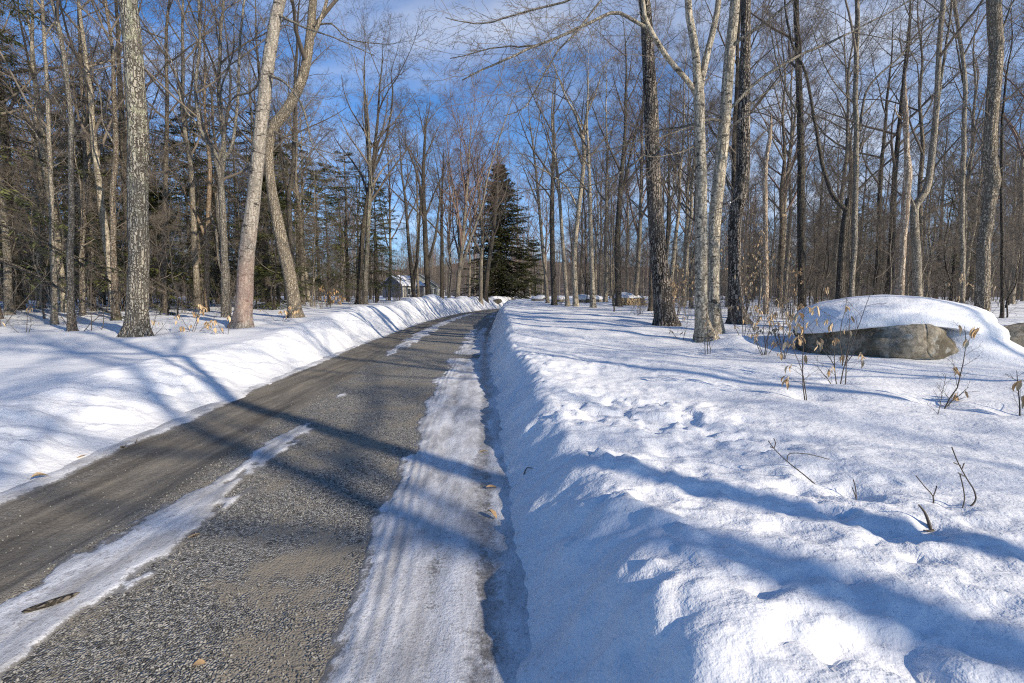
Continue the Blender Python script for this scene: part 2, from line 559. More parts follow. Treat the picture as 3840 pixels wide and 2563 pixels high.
def mat_leaf():
    m, nt, b = material('dry_beech_leaf')
    r = rnd(nt)
    c = coords(nt)
    col = nt.mix(r, (0.52, 0.34, 0.17), (0.76, 0.60, 0.38))
    vein = nt.ramp(nt.noise(nt.scale(c, (1, 3, 1)), 60.0, 2.0), (0.4, 0.7))
    col = nt.mix(nt.math('MULTIPLY', vein, 0.4), col, (0.34, 0.18, 0.08))
    setc(nt, b, 'Base Color', col)
    setc(nt, b, 'Roughness', 0.6)
    b.inputs['Transmission Weight'].default_value = 0.0
    b.inputs['Specular IOR Level'].default_value = 0.3
    return m


def mat_rock():
    m, nt, b = material('granite')
    c = coords(nt)
    n1 = nt.noise(c, 1.6, 6.0, 0.65, 0.3)
    n2 = nt.noise(c, 14.0, 5.0, 0.7)
    v = nt.n('ShaderNodeTexVoronoi', {'Vector': c, 'Scale': 1.1}, feature='DISTANCE_TO_EDGE')
    col = nt.mix(nt.ramp(n2, (0.3, 0.7)), (0.15, 0.128, 0.092), (0.36, 0.32, 0.25))
    col = nt.mix(nt.math('MULTIPLY', nt.ramp(n1, (0.44, 0.56)), 0.85), col, (0.085, 0.072, 0.048))
    lich = nt.ramp(nt.noise(c, 5.0, 5.0, 0.7), (0.58, 0.66))
    col = nt.mix(nt.math('MULTIPLY', lich, 0.6), col, (0.42, 0.42, 0.38))
    setc(nt, b, 'Base Color', col)
    setc(nt, b, 'Roughness', 0.85)
    b.inputs['Specular IOR Level'].default_value = 0.25
    crack = nt.ramp(v.outputs['Distance'], (0.0, 0.03))
    h = nt.math('ADD', nt.math('MULTIPLY', n2, 0.4), nt.math('ADD', nt.math('MULTIPLY', n1, 0.8), nt.math('MULTIPLY', crack, 0.3)))
    bump(nt, b, h, 0.8, 0.06)
    return m


M = {}
M['snow'] = mat_snow()
M['ice'] = mat_ice()
M['road'] = mat_road()
M['beech'] = mat_bark('beech_bark', (0.18, 0.155, 0.115), (0.52, 0.45, 0.335), 0.6, 9.0, 0.008, 0.12, 0.95, 0.0, 0.06)
M['beechpink'] = mat_bark('pinkish_beech_bark', (0.20, 0.175, 0.145), (0.40, 0.355, 0.295), 0.6, 9.0, 0.008, 0.15, 0.95, 0.42, 0.05)
M['lichen'] = mat_bark('lichened_bark', (0.055, 0.047, 0.038), (0.36, 0.325, 0.26), 0.26, 14.0, 0.05, 0.7, 0, 0, 0.08)
M['furrow'] = mat_bark('furrowed_bark', (0.010, 0.009, 0.008), (0.30, 0.255, 0.21), 0.13, 12.0, 0.06, 0.10, 0, 0, 0.08)
M['ridged'] = mat_bark('ridged_bark', (0.10, 0.082, 0.06), (0.43, 0.36, 0.265), 0.2, 17.0, 0.03, 0.10, 0.25, 0, 0.08)
M['grey'] = mat_bark('grey_bark', (0.12, 0.104, 0.08), (0.39, 0.335, 0.255), 0.4, 14.0, 0.012, 0.18, 0.6, 0, 0.18)
M['darkgrey'] = mat_bark('dark_grey_bark', (0.06, 0.053, 0.044), (0.25, 0.22, 0.178), 0.35, 16.0, 0.016, 0.25, 0.5, 0, 0.15)
M['dark'] = mat_bark('dark_bark', (0.018, 0.016, 0.013), (0.15, 0.128, 0.102), 0.2, 20.0, 0.025, 0.15, 0, 0, 0.25)
M['brown'] = mat_bark('brown_bark', (0.045, 0.034, 0.025), (0.28, 0.225, 0.165), 0.25, 18.0, 0.025, 0.25, 0.2, 0, 0.2)
M['rust'] = mat_bark('rusty_bark', (0.11, 0.075, 0.045), (0.40, 0.29, 0.185), 0.3, 18.0, 0.02, 0.1, 0.1, 0, 0.1)
M['snag'] = mat_bark('bare_dead_wood', (0.24, 0.17, 0.115), (0.66, 0.54, 0.40), 0.1, 12.0, 0.02, 0.0, 0.2, 0.0, 0.05)
M['twig'] = mat_twig('bare_twigs', (0.075, 0.062, 0.05), (0.235, 0.195, 0.15))
M['twigred'] = mat_twig('reddish_twigs', (0.12, 0.078, 0.065), (0.26, 0.18, 0.145))
M['twigdark'] = mat_twig('dark_twigs', (0.05, 0.041, 0.034), (0.15, 0.122, 0.098))
M['needle'] = mat_needles('hemlock_needles', (0.044, 0.052, 0.019), (0.15, 0.155, 0.055))
M['spruce'] = mat_needles('spruce_needles', (0.034, 0.041, 0.018), (0.115, 0.115, 0.044))
M['leaf'] = mat_leaf()
M['rock'] = mat_rock()
M['siding'] = plain('grey_siding', (0.22, 0.225, 0.24), 0.7, 0.12, 3.0)
M['siding_sunlit'] = plain('sunlit_siding', (0.33, 0.315, 0.275), 0.7, 0.10, 3.0)  # lighter, warmer copy of the shed siding, with sunlight put into the colour
M['greensiding'] = plain('grey_green_siding', (0.36, 0.37, 0.31), 0.7, 0.10, 3.0)
M['shingle'] = plain('roof_shingle', (0.10, 0.10, 0.105), 0.85, 0.3, 8.0)
M['trim'] = plain('white_trim', (0.55, 0.54, 0.51), 0.6, 0.05)
M['glass'] = plain('dark_glass', (0.03, 0.035, 0.04), 0.15)
M['logend'] = plain('cut_wood', (0.52, 0.38, 0.22), 0.8, 0.3, 20.0)
M['logbark'] = plain('log_bark', (0.13, 0.10, 0.075), 0.9, 0.3, 20.0)
M['litter'] = plain('leaf_litter', (0.13, 0.105, 0.09), 0.9, 0.6, 0.4)
def mat_stone():
    m, nt, b = material('gravel_stone')
    setc(nt, b, 'Base Color', nt.mix(nt.math('POWER', rnd(nt), 1.6), (0.05, 0.05, 0.05), (0.33, 0.32, 0.29)))
    setc(nt, b, 'Roughness', 0.8)
    return m


M['stone'] = mat_stone()

# measured trees: label, bark, height, crown (start, limbs, angle, length, density), stem rows (x, y, z, radius) in metres, limbs
HEROES = [
 ('slim pale grey tree with smooth trunk behind a darker stem, near the hemlocks', 'grey', 17, (6, 9, 42, 0.3, 0.72),
  [(-14.66,15.5,0.93,0.086),(-14.48,15.5,3.37,0.065),(-14.38,15.5,5.04,0.059),(-14.3,15.5,6.69,0.054),(-14.22,15.5,8.3,0.048),(-14.15,15.5,9.75,0.043),(-14.14,15.5,10.5,0.043)],
  [[(-14.37,15.5,5.38,0.025),(-14.21,15.1,6.17,0.014),(-14.23,14.7,6.67,0.009),(-14.75,14.5,6.96,0.006)],[(-14.42,15.5,4.71,0.02),(-14.09,15.8,5.04,0.015),(-13.89,16,4.54,0.011)]]),
 ('dark grey tree bending left at its top, in open snow beside the lichened trunk', 'darkgrey', 17, (7, 9, 38, 0.3, 0.72),
  [(-11.86,13,0.75,0.095),(-11.74,13,2.22,0.077),(-11.58,13,3.65,0.064),(-11.49,13,4.77,0.059),(-11.43,13,5.87,0.054),(-11.4,13,6.41,0.054),(-11.4,13,7.06,0.05),(-11.42,13,7.75,0.049),(-11.52,13,8.54,0.044),(-11.64,13,9.06,0.04)],
  [[(-11.43,13,7.38,0.029),(-11.99,13.4,8.1,0.021),(-12.65,13.8,8.86,0.017),(-13.27,14,9.41,0.013)],[(-11.44,13,5.87,0.017),(-11.39,12.5,6.54,0.012),(-11.53,12,6.64,0.007)]]),
 ('brown tree with a knobbly burl halfway up and a thin crooked top', 'brown', 15, (6, 8, 45, 0.3, 0.95),
  [(-16.85,19,0.9,0.096),(-16.64,19,3.77,0.088),(-16.32,19,5.82,0.094),(-16.21,19,7.36,0.118),(-16.22,19,7.84,0.068),(-16.2,19,9.42,0.055),(-16.14,19,10.97,0.042),(-16.07,19,12.2,0.036)],
  [[(-16.19,19,7.44,0.043),(-15.84,19,7.99,0.031),(-15.7,19,8.79,0.019),(-15.29,19,9.73,0.013)]]),
 ('mottled brown tree with a wavering trunk just left of the broad lichened trunk', 'brown', 18, (7, 9, 40, 0.3, 0.95),
  [(-13.92,17,0.98,0.112),(-13.86,17,2.79,0.094),(-13.72,17,5.01,0.087),(-13.52,17,6.46,0.08),(-13.43,17,8.59,0.062),(-13.39,17,9.99,0.05),(-13.49,17,11.36,0.044)],
  [[(-13.53,17,6.75,0.034),(-13.87,17,7.46,0.023),(-13.93,17,8.59,0.017),(-14.32,17,9.99,0.011)]]),
 ('broad old trunk with furrowed grey bark and yellow green lichen, left of the drive', 'lichen', 20, (9.3, 10, 45, 0.33, 0.72),
  [(-9.32,12,0.6,0.266),(-9.29,12,1.16,0.231),(-9.23,12,1.91,0.221),(-9.15,12,3.49,0.214),(-9.1,12,4.52,0.208),(-9.03,12,5.54,0.206),(-9.03,12,6.54,0.199),(-9.02,12,7.52,0.193),(-9.06,12,8.49,0.187)],
  []),
 ('brown tree with dark upper stem standing behind the broad lichened trunk', 'brown', 17, (8, 9, 45, 0.3, 0.95),
  [(-15.09,21,1.02,0.115),(-14.91,21,3.07,0.106),(-14.65,21,5.82,0.09),(-14.5,21,7.61,0.082),(-14.34,21,9.37,0.067),(-14.23,21,11.62,0.059)],
  [[(-14.53,21,7.07,0.045),(-15.21,21,7.61,0.037),(-15.22,21,8.84,0.029),(-14.67,21,10.24,0.022)]]),
 ('rusty brown slender tree in front of the hemlocks beside the forked tree', 'rust', 15, (7, 9, 40, 0.3, 0.95),
  [(-13.86,22,1.19,0.109),(-13.66,22,4.11,0.099),(-13.4,22,6.96,0.082),(-13.4,22,8.27,0.065),(-13.43,22,9.74,0.048)],
  [[(-13.65,22,3.92,0.066),(-14,22,4.97,0.057),(-14.43,22,5.83,0.04),(-14.68,22,6.58,0.032),(-15.3,22,7.33,0.023)],[(-13.51,22,5.45,0.049),(-13.25,22,4.49,0.05),(-13.19,22,3.14,0.042)]]),
 ('grey tree forking low into a wide spreading twisted crown left of the drive', 'darkgrey', 16, (6, 8, 45, 0.35, 1.14),
  [(-10.65,18,1.02,0.139),(-10.54,18,3.65,0.117),(-10.54,18,5.6,0.102),(-10.62,18,6.37,0.108),(-10.81,18,6.98,0.067),(-11.15,18,7.51,0.059),(-11.25,18,9.01,0.052),(-11.01,18,10.48,0.045),(-11,18,11.93,0.038)],
  [[(-10.6,18,6.29,0.081),(-10.29,18,6.67,0.068),(-10.08,18,7.05,0.054),(-9.8,18,8.63,0.047),(-9.67,18,10.19,0.04),(-9.39,18,11.93,0.033)],[(-10.62,18,6.41,0.054),(-10.32,18,7.51,0.04),(-10.41,18,8.71,0.033),(-9.94,18,10.19,0.027)],[(-11.15,18,7.51,0.04),(-11.75,18,8.41,0.032),(-11.98,18,9.75,0.025),(-12.53,18,10.77,0.019)]]),
 ('tall leaning beech with pale scarred bark and a pinkish base left of the drive', 'beech', 20, (9.5, 9, 45, 0.33, 0.72),
  [(-8.1,14.5,0.67,0.263),(-8,14.5,1.46,0.234),(-7.88,14.5,2.62,0.221),(-7.63,14.5,4.2,0.192),(-7.44,14.5,5.44,0.179),(-7.31,14.5,6.36,0.173),(-7.16,14.5,7.27,0.173),(-7.01,14.5,8.16,0.172),(-6.76,14.5,9.22,0.161),(-6.58,14.5,9.92,0.155)],
  [[(-7.02,14.5,7.92,0.045),(-7.68,14.7,7.47,0.033),(-8.22,15,7.52,0.028),(-8.67,15.3,7.26,0.017)],[(-7.02,14.5,7.92,0.045),(-6.3,14.2,7.5,0.033),(-5.71,13.9,6.74,0.028),(-5.39,13.6,5.72,0.016),(-4.48,13.3,4.84,0.011)],[(-6.69,14.5,9.57,0.044),(-5.91,14.3,9.12,0.028),(-4.84,14,8.62,0.017),(-3.7,13.7,8.02,0.011)]]),
 ('crooked tree elbowing sharply right above a slanting trunk, behind the leaning beech', 'ridged', 19, (9, 9, 45, 0.35, 1.14),
  [(-8.05,18,0.82,0.244),(-8.16,18,2.07,0.227),(-8.46,18,3.65,0.216),(-8.72,18,5.21,0.177),(-8.81,18,6.37,0.155),(-8.76,18,7.13,0.154),(-8.55,18,7.73,0.182),(-8.22,18,8.08,0.176),(-7.69,18,8.86,0.163),(-7.34,18,9.75,0.156),(-7.1,18,11.21,0.142),(-7.01,18,11.93,0.134)],
  [[(-7.22,18,10.48,0.085),(-6.91,18,10.92,0.071),(-6.57,18,11.64,0.057),(-6.4,18,12.22,0.05)],[(-7.1,18,11.06,0.043),(-6.36,18,11.14,0.029),(-5.76,18,10.63,0.022),(-4.54,18,10.48,0.015)],[(-8.6,18,7.51,0.035),(-7.48,17.7,6.96,0.021),(-6.33,17.5,6.61,0.014)]]),
 ('dark thin tree kinked beside the crooked slanting trunk', 'dark', 16, (8, 8, 42, 0.3, 0.95),
  [(-10.76,24,1.04,0.118),(-10.8,24,4.13,0.116),(-10.83,24,6.42,0.115),(-10.58,24,7.45,0.105),(-10.43,24,9.48,0.095),(-10.32,24,11.47,0.076)],
  [[(-10.79,24,6.31,0.077),(-11.04,24,7.45,0.057),(-11.16,24,9.48,0.038)]]),
 ('leaning dark tree with a pale companion and a fan of bare branches, near the shed', 'dark', 19, (6.5, 12, 32, 0.38, 1.3),
  [(-11.41,36,0.96,0.2),(-11.12,36,4.12,0.184),(-10.86,36,6.52,0.183),(-10.4,36,9.14,0.167),(-10.04,36,10.98,0.136),(-9.64,36,14.02,0.09)],
  [[(-10.26,36,9.75,0.137),(-10.36,36,11.9,0.105),(-10.49,36,14.92,0.075),(-10.48,36,17.6,0.044)],[(-10.08,36,10.52,0.106),(-9.08,36,12.81,0.076),(-8.54,36,15.82,0.06)]]),
 ('straight grey tree close against the leaning dark tree near the shed', 'lichen', 17, (7, 9, 32, 0.33, 1.0),
  [(-10.62,35,1.04,0.196),(-10.41,35,4.05,0.164),(-10.17,35,7.12,0.148),(-9.98,35,9.53,0.133),(-10,35,13.09,0.088)],
  []),
 ('slim dark roadside tree with narrow upright crown, standing before the grey house', 'dark', 20, (6, 12, 30, 0.35, 1.62),
  [(-8.56,50,0.93,0.288),(-8.76,50,5.11,0.263),(-8.84,50,8.44,0.24),(-8.94,50,12.75,0.194),(-8.74,50,16.75,0.129)],
  [[(-8.68,50,4.67,0.176),(-7.74,50,7.74,0.131),(-7.15,50,11.64,0.087)]]),
 ('two stemmed dark tree between the shed and the grey house', 'dark', 17, (6, 10, 33, 0.33, 1.38),
  [(-9.48,47,0.97,0.207),(-9.67,47,4.07,0.185),(-9.88,47,6.55,0.163),(-10.13,47,10.63,0.121)],
  [[(-9.62,47,2.4,0.165),(-9.16,47,4.9,0.144),(-8.85,47,8.19,0.102),(-8.54,47,11.44,0.061)]]),
 ('thin straight tree rising right in front of the grey house gable', 'dark', 18, (7, 10, 35, 0.3, 1.25),
  [(-8.07,56,1.05,0.224),(-8,56,6.51,0.197),(-7.98,56,11.39,0.147),(-7.78,56,15.24,0.097)],
  []),
 ('vase shaped tree with many upswept branches and reddish tips beside the bend', 'grey', 21, (3.5, 16, 20, 0.55, 1.88),
  [(-6.31,56,1.1,0.275),(-6.08,56,4.04,0.249),(-5.81,56,6.02,0.223),(-5.37,56,10.42,0.172),(-4.94,56,15.24,0.122)],
  [[(-5.93,56,4.54,0.224),(-4.95,56,7.5,0.173),(-3.48,56,11.39,0.123),(-2.68,56,15.24,0.098),(-1.19,56,19.98,0.073)],[(-5.97,56,5.28,0.149),(-6.17,56,9.45,0.099),(-6.63,56,13.32,0.073)]]),
 ('dark leaning trunk at the bend in front of the dense evergreen', 'dark', 19, (6, 12, 30, 0.35, 1.5),
  [(-3.32,60,0.9,0.296),(-2.97,60,4.75,0.268),(-2.48,60,7.92,0.24),(-1.93,60,12.61,0.185)],
  []),
 ('slim grey tree at the bend left of the dense evergreen', 'grey', 18, (5, 13, 24, 0.42, 1.62),
  [(-3.73,58,1.03,0.234),(-3.65,58,5.67,0.206),(-3.52,58,8.72,0.18),(-3.9,58,13.74,0.127)],
  []),
 ('thin tree leaning left on the far snow right of the bend', 'grey', 15, (6, 9, 35, 0.33, 1.0),
  [(2.64,36,1.05,0.129),(2.43,36,3.49,0.128),(2.19,36,5.71,0.112),(1.85,36,9.45,0.095),(1.49,36,12.51,0.063)],
  []),
 ('dark straight tree on the far snow right of the bend', 'dark', 16, (6, 10, 38, 0.33, 1.2),
  [(2.98,34,1.05,0.198),(2.83,34,3.98,0.181),(2.75,34,6.96,0.165),(2.79,34,9.88,0.119),(2.83,34,12.19,0.089)],
  []),
 ('grey tree slanting left among the trunks right of the bend', 'grey', 14, (5.5, 9, 38, 0.33, 1.1),
  [(3.33,29,0.95,0.13),(3.12,29,3.12,0.116),(2.92,29,5.54,0.102),(2.71,29,8.04,0.089),(2.42,29,10.14,0.063)],
  []),
 ('pale bowed tree with a high open crown reaching over the bend', 'beech', 15, (7, 9, 35, 0.36, 1.2),
  [(3.71,28,1,0.162),(3.59,28,2.57,0.161),(3.57,28,4.18,0.136),(3.79,28,6.62,0.122),(4.01,28,8.9,0.109),(3.99,28,10.08,0.097),(3.58,28,11.49,0.072),(3.04,28,12.42,0.048)],
  [[(4,28,9.61,0.073),(4.14,28,11.49,0.048),(4.72,28,13.12,0.036)],[(3.74,28,6.5,0.061),(3.09,28,7.7,0.049),(2.1,28,8.42,0.037),(0.87,28,9.14,0.024)]]),
 ('speckled slim beech stem in front of the firewood stack', 'beech', 14, (6, 9, 40, 0.33, 1.1),
  [(4.45,26.5,0.91,0.141),(4.37,26.5,2.52,0.129),(4.27,26.5,4.62,0.116),(4.16,26.5,7.38,0.092),(4.05,26.5,9.63,0.068)],
  []),
 ('dark trunk with two slim companions right beside the firewood stack', 'dark', 16, (6, 10, 36, 0.35, 1.2),
  [(6.05,27.5,0.94,0.181),(5.96,27.5,3.04,0.168),(5.9,27.5,4.74,0.155),(6.01,27.5,7.59,0.13),(6.17,27.5,9.93,0.093)],
  [[(5.99,27.5,2.56,0.06),(5.66,27.5,4.5,0.048),(5.56,27.5,7.12,0.036)],[(5.95,27.5,6.65,0.083),(6.39,27.5,8.77,0.059),(6.82,27.5,10.86,0.035)]]),
 ('massive dark trunk with deep furrowed bark flaring at its foot, left of the pale beeches', 'furrow', 20, (9.5, 10, 45, 0.33, 0.72),
  [(4.79,15,0.71,0.322),(4.67,15,1.32,0.277),(4.55,15,2.33,0.256),(4.37,15,3.98,0.229),(4.23,15,5.59,0.214),(4.13,15,7.15,0.206),(4.03,15,8.39,0.18),(3.93,15,9.61,0.166),(3.85,15,10.21,0.16)],
  [[(4.18,15,6.02,0.031),(3.42,14.7,5.37,0.025),(2.22,14.4,4.74,0.019),(0.44,14,4.53,0.012)],[(4.19,15,6.21,0.025),(5.2,15.5,6.69,0.019),(6.43,15.9,7.08,0.013)]]),
 ('pale beech with a swollen foot and forked top, spreading a long limb over the drive', 'beech', 18, (8.6, 8, 42, 0.3, 0.72),
  [(4.64,11.5,0.49,0.222),(4.59,11.5,0.68,0.213),(4.51,11.5,1.02,0.159),(4.47,11.5,1.39,0.144),(4.42,11.5,2.42,0.139),(4.39,11.5,3.42,0.133),(4.33,11.5,4.41,0.122),(4.27,11.5,5.37,0.112),(4.24,11.5,6.09,0.121),(4.17,11.5,6.62,0.088),(4.13,11.5,7.04,0.083),(3.96,11.5,7.83,0.078),(3.93,11.5,8.2,0.073)],
  [[(4.24,11.5,6.09,0.093),(4.32,11.5,6.47,0.078),(4.42,11.5,6.9,0.073),(4.59,11.5,7.6,0.068),(4.66,11.5,8.2,0.063),(4.7,11.5,8.75,0.058)],[(4.23,11.5,6.12,0.065),(4,11.4,6.38,0.06),(3.39,11.2,6.9,0.055),(3.03,11,7.25,0.054),(2.83,10.9,7.59,0.045),(2.73,10.9,8.12,0.04)],[(2.98,11,7.31,0.041),(2.44,10.8,7.45,0.036),(2.02,10.6,7.43,0.035),(1.39,10.3,7,0.03),(0.5,9.9,6.44,0.025),(-0.14,9.6,6.01,0.021),(-0.6,9.4,5.74,0.016),(-0.92,9.2,5.5,0.012)],[(0.54,9.9,6.46,0.017),(0.13,10,6.48,0.015),(-0.21,10.1,6.5,0.013),(-1.24,10.3,6.37,0.009)],[(2.73,10.9,8.12,0.027),(2.13,10.7,8.08,0.027),(1.81,10.5,7.63,0.022),(1.25,10.2,6.84,0.019),(0.9,10,6.41,0.017),(0.62,9.8,5.87,0.015),(0.28,9.6,5.23,0.012),(-0.13,9.4,4.98,0.008)],[(2.73,10.9,8.12,0.027),(2.14,11.2,8.47,0.028),(1.16,11.5,8.2,0.024),(0.35,11.7,8.13,0.022),(-0.22,11.9,8.08,0.02),(-0.74,12.1,8.04,0.015),(-1.61,12.2,8.21,0.01)],[(4.29,11.5,5.08,0.019),(3.74,11.1,4.78,0.014),(2.95,10.7,4.57,0.009),(2.25,10.5,4.78,0.007)]]),
 ('pale beech behind the swollen footed one, throwing a long limb up to the right', 'beech', 19, (9, 9, 42, 0.33, 0.72),
  [(5.48,13,0.75,0.184),(5.41,13,1.47,0.156),(5.36,13,2.52,0.155),(5.37,13,3.66,0.159),(5.44,13,4.78,0.157),(5.51,13,5.87,0.15),(5.55,13,6.95,0.138),(5.59,13,8.01,0.127),(5.66,13,9.06,0.115)],
  [[(5.52,13,6.32,0.046),(5.84,13.1,6.61,0.041),(6.55,13.3,7.29,0.041),(7.66,13.6,7.98,0.035),(8.57,13.8,8.41,0.03),(9.46,14,8.85,0.024),(10.46,14.2,9.35,0.019),(11.27,14.4,9.86,0.019)],[(5.48,13,6.08,0.041),(5.1,12.9,6.13,0.036),(4.81,12.8,6.02,0.031),(4.52,13.5,6.17,0.028),(4.08,13.9,6.22,0.023),(3.29,14.2,5.9,0.018),(2.1,14.5,5.75,0.013)],[(5.58,13,7.91,0.051),(5.8,12.8,8.07,0.039),(6.26,12.6,8.33,0.033),(6.9,12.4,8.82,0.027)],[(5.51,13,5.87,0.026),(6.01,12.7,6.19,0.02),(6.61,12.4,6.29,0.009)],[(9.37,14,8.79,0.015),(10.63,14.2,8.72,0.012),(12.73,14.5,8.69,0.009),(14.6,14.8,9.26,0.007)]]),
 ('dark trunk bending right at mid height, behind the two pale beeches', 'furrow', 20, (9.5, 9, 42, 0.33, 0.72),
  [(7.25,15.5,0.64,0.292),(7.14,15.5,1.31,0.228),(7.07,15.5,2.01,0.195),(7.01,15.5,3.38,0.188),(7.03,15.5,4.19,0.205),(7.18,15.5,5.24,0.203),(7.14,15.5,6.69,0.189),(7.12,15.5,7.98,0.169),(7.09,15.5,9.25,0.143),(7.05,15.5,10.5,0.136)],
  [[(7.05,15.5,4.44,0.043),(6.87,15.7,5.02,0.031),(6.69,15.9,5.74,0.019)],[(7.14,15.5,7.33,0.036),(8.04,15.9,8.01,0.024),(8.92,16.3,8.71,0.018)]]),
 ('straight nearly black trunk in the woods between the beeches and the boulder', 'dark', 18, (8, 10, 45, 0.32, 1.04),
  [(11.1,18.5,0.74,0.15),(11,18.5,2.24,0.135),(10.91,18.5,3.73,0.134),(10.78,18.5,6.11,0.125),(10.6,18.5,8.44,0.11),(10.39,18.5,10.73,0.095),(10.26,18.5,12.22,0.088)],
  [[(10.62,18.5,8.14,0.034),(9.98,18.5,9.21,0.028),(9.42,18.5,10.88,0.021)],[(10.72,18.5,6.89,0.028),(11.51,18.5,7.67,0.02),(12.25,18.5,8.75,0.013)]]),
 ('slim beech stem rising straight beside the dark elbowed tree', 'grey', 17, (8, 8, 42, 0.3, 0.72),
  [(10.84,15.5,1,0.097),(10.79,15.5,2.14,0.079),(10.8,15.5,2.96,0.079),(10.75,15.5,4.06,0.078),(10.65,15.5,6.05,0.072),(10.49,15.5,7.98,0.066),(10.43,15.5,9.87,0.059),(10.36,15.5,10.5,0.059)],
  [[(10.75,15.5,6.69,0.038),(11.19,15.9,8.14,0.033),(12.46,16.4,9.29,0.027),(14.09,16.8,10.84,0.021)],[(10.56,15.5,7.46,0.022),(9.49,15.2,8.23,0.016),(8.71,14.9,9.43,0.011)]]),
 ('dark broken tree whose only limb elbows left and climbs, behind the boulder', 'dark', 15, None,
  [(10.49,15.5,0.97,0.139),(10.47,15.5,2,0.12),(10.48,15.5,3.38,0.108),(10.53,15.5,4.24,0.096),(10.53,15.5,4.42,0.067)],
  [[(10.52,15.5,4.26,0.073),(10.32,15.6,4.52,0.068),(10.1,15.7,4.9,0.063),(9.95,15.8,5.45,0.058),(9.84,15.8,5.8,0.058),(9.54,15.9,7.15,0.047),(9.24,16,8.64,0.041),(8.84,16.1,9.54,0.036),(8.62,16.2,10.51,0.03),(8.49,16.3,11.47,0.024)]]),
 ('dead snag stripped of bark, tan wood showing, with splintered broken top', 'snag', 8, None,
  [(12,15,1.25,0.1),(11.98,15,1.85,0.094),(11.92,15,3.32,0.093),(11.91,15,4.62,0.108),(11.88,15,5.32,0.102),(11.8,15,5.89,0.071),(11.72,15,6.52,0.071),(11.65,15,7.27,0.061),(11.59,15,7.77,0.02)],
  [[(11.86,15,5.45,0.036),(11.89,15,5.7,0.02),(11.9,15,5.89,0.008)],[(11.69,15,6.84,0.025),(11.41,14.9,6.96,0.02),(11.21,14.8,7.2,0.01)]]),
 ('grey tree with a U shaped bend at mid height, behind the boulder', 'grey', 18, (8.5, 8, 42, 0.32, 0.72),
  [(13.86,16.5,1.14,0.142),(13.71,16.5,2.47,0.13),(13.6,16.5,3.5,0.124),(13.51,16.5,4.34,0.117),(13.6,16.5,4.74,0.111),(13.81,16.5,5.05,0.11),(13.91,16.5,5.62,0.098),(13.93,16.5,6.33,0.092),(13.96,16.5,7.7,0.08),(13.92,16.5,9.07,0.074),(13.89,16.5,11.07,0.068)],
  [[(13.51,16.5,4.31,0.067),(13.38,16.5,4.63,0.045),(13.28,16.5,4.84,0.022)],[(13.94,16.5,7.7,0.043),(14.04,16.5,9.07,0.037),(14.14,16.5,10.41,0.031),(14.19,16.5,11.46,0.026)]]),
 ('straight grey tree between the U bent tree and the thick bulging trunk', 'grey', 18, (8, 9, 40, 0.3, 0.95),
  [(15.78,17,1.13,0.09),(15.66,17,2.79,0.078),(15.53,17,4.28,0.071),(15.34,17,6.46,0.065),(15.2,17,8.59,0.059),(14.93,17,9.99,0.053),(14.6,17,11.36,0.053)],
  [[(15.17,17,8.73,0.027),(14.87,17,9.71,0.021),(14.39,17,11.08,0.016)],[(15.43,17,5.45,0.022),(15.66,17,6.61,0.016),(16.01,17,7.61,0.011)]]),
 ('thick grey trunk with a bulge halfway, rising behind the boulder', 'ridged', 19, (9, 9, 42, 0.33, 0.72),
  [(11.44,11.8,1.01,0.153),(11.37,11.8,2.01,0.136),(11.33,11.8,2.96,0.128),(11.36,11.8,3.72,0.13),(11.41,11.8,4.32,0.154),(11.3,11.8,4.88,0.132),(11.26,11.8,5.47,0.124),(11.23,11.8,6.45,0.13),(11.22,11.8,7.42,0.136),(11.06,11.8,8.37,0.135)],
  [[(11.17,11.8,7.33,0.029),(11.33,11.8,7.8,0.021),(11.48,11.8,8.28,0.017)],[(11.4,11.8,4.47,0.015),(11.82,11.8,4.78,0.011),(12.09,11.8,5.08,0.007)]]),
 ('thin dark tree at the right of the thick bulging trunk', 'dark', 12, (5, 7, 40, 0.3, 0.95),
  [(17.21,17,1.05,0.054),(16.94,17,3.54,0.048),(16.65,17,6.46,0.042),(16.57,17,7.61,0.031)],
  []),
 ('pale broken snag with a knobbly top, beyond the dark bending trunk', 'snag', 8, None,
  [(10.48,20,1.01,0.112),(10.35,20,3,0.095),(10.25,20,4.75,0.094),(10.13,20,6.47,0.093),(10.16,20,7.15,0.077),(10.24,20,7.83,0.077),(10.26,20,8.5,0.046)],
  [[(10.15,20,6.47,0.031),(10.01,20,6.73,0.023),(9.93,20,6.9,0.012)]]),
]

# ------------------------------------------------------------------ ground, drive, ice
RNG = np.random.default_rng(7)
for lab, bark, Ht, crown, tr, br in HEROES:
    if tr[0][1] < 22:
        PITS.append((tr[0][0], tr[0][1], tr[1][3] * 2.3 + 0.10, 0.10))
PITS += [(1.80, 2.95, 0.10, 0.09), (2.10, 2.92, 0.11, 0.09), (1.55, 3.35, 0.09, 0.05), (1.25, 3.7, 0.10, 0.05), (2.45, 2.05, 0.12, 0.06),
         (2.16, 2.40, 0.08, 0.06), (3.57, 5.72, 0.22, 0.09), (4.46, 6.5, 0.24, 0.10), (4.83, 5.45, 0.20, 0.10), (5.35, 5.0, 0.25, 0.10), (2.3, 4.7, 0.09, 0.05)]


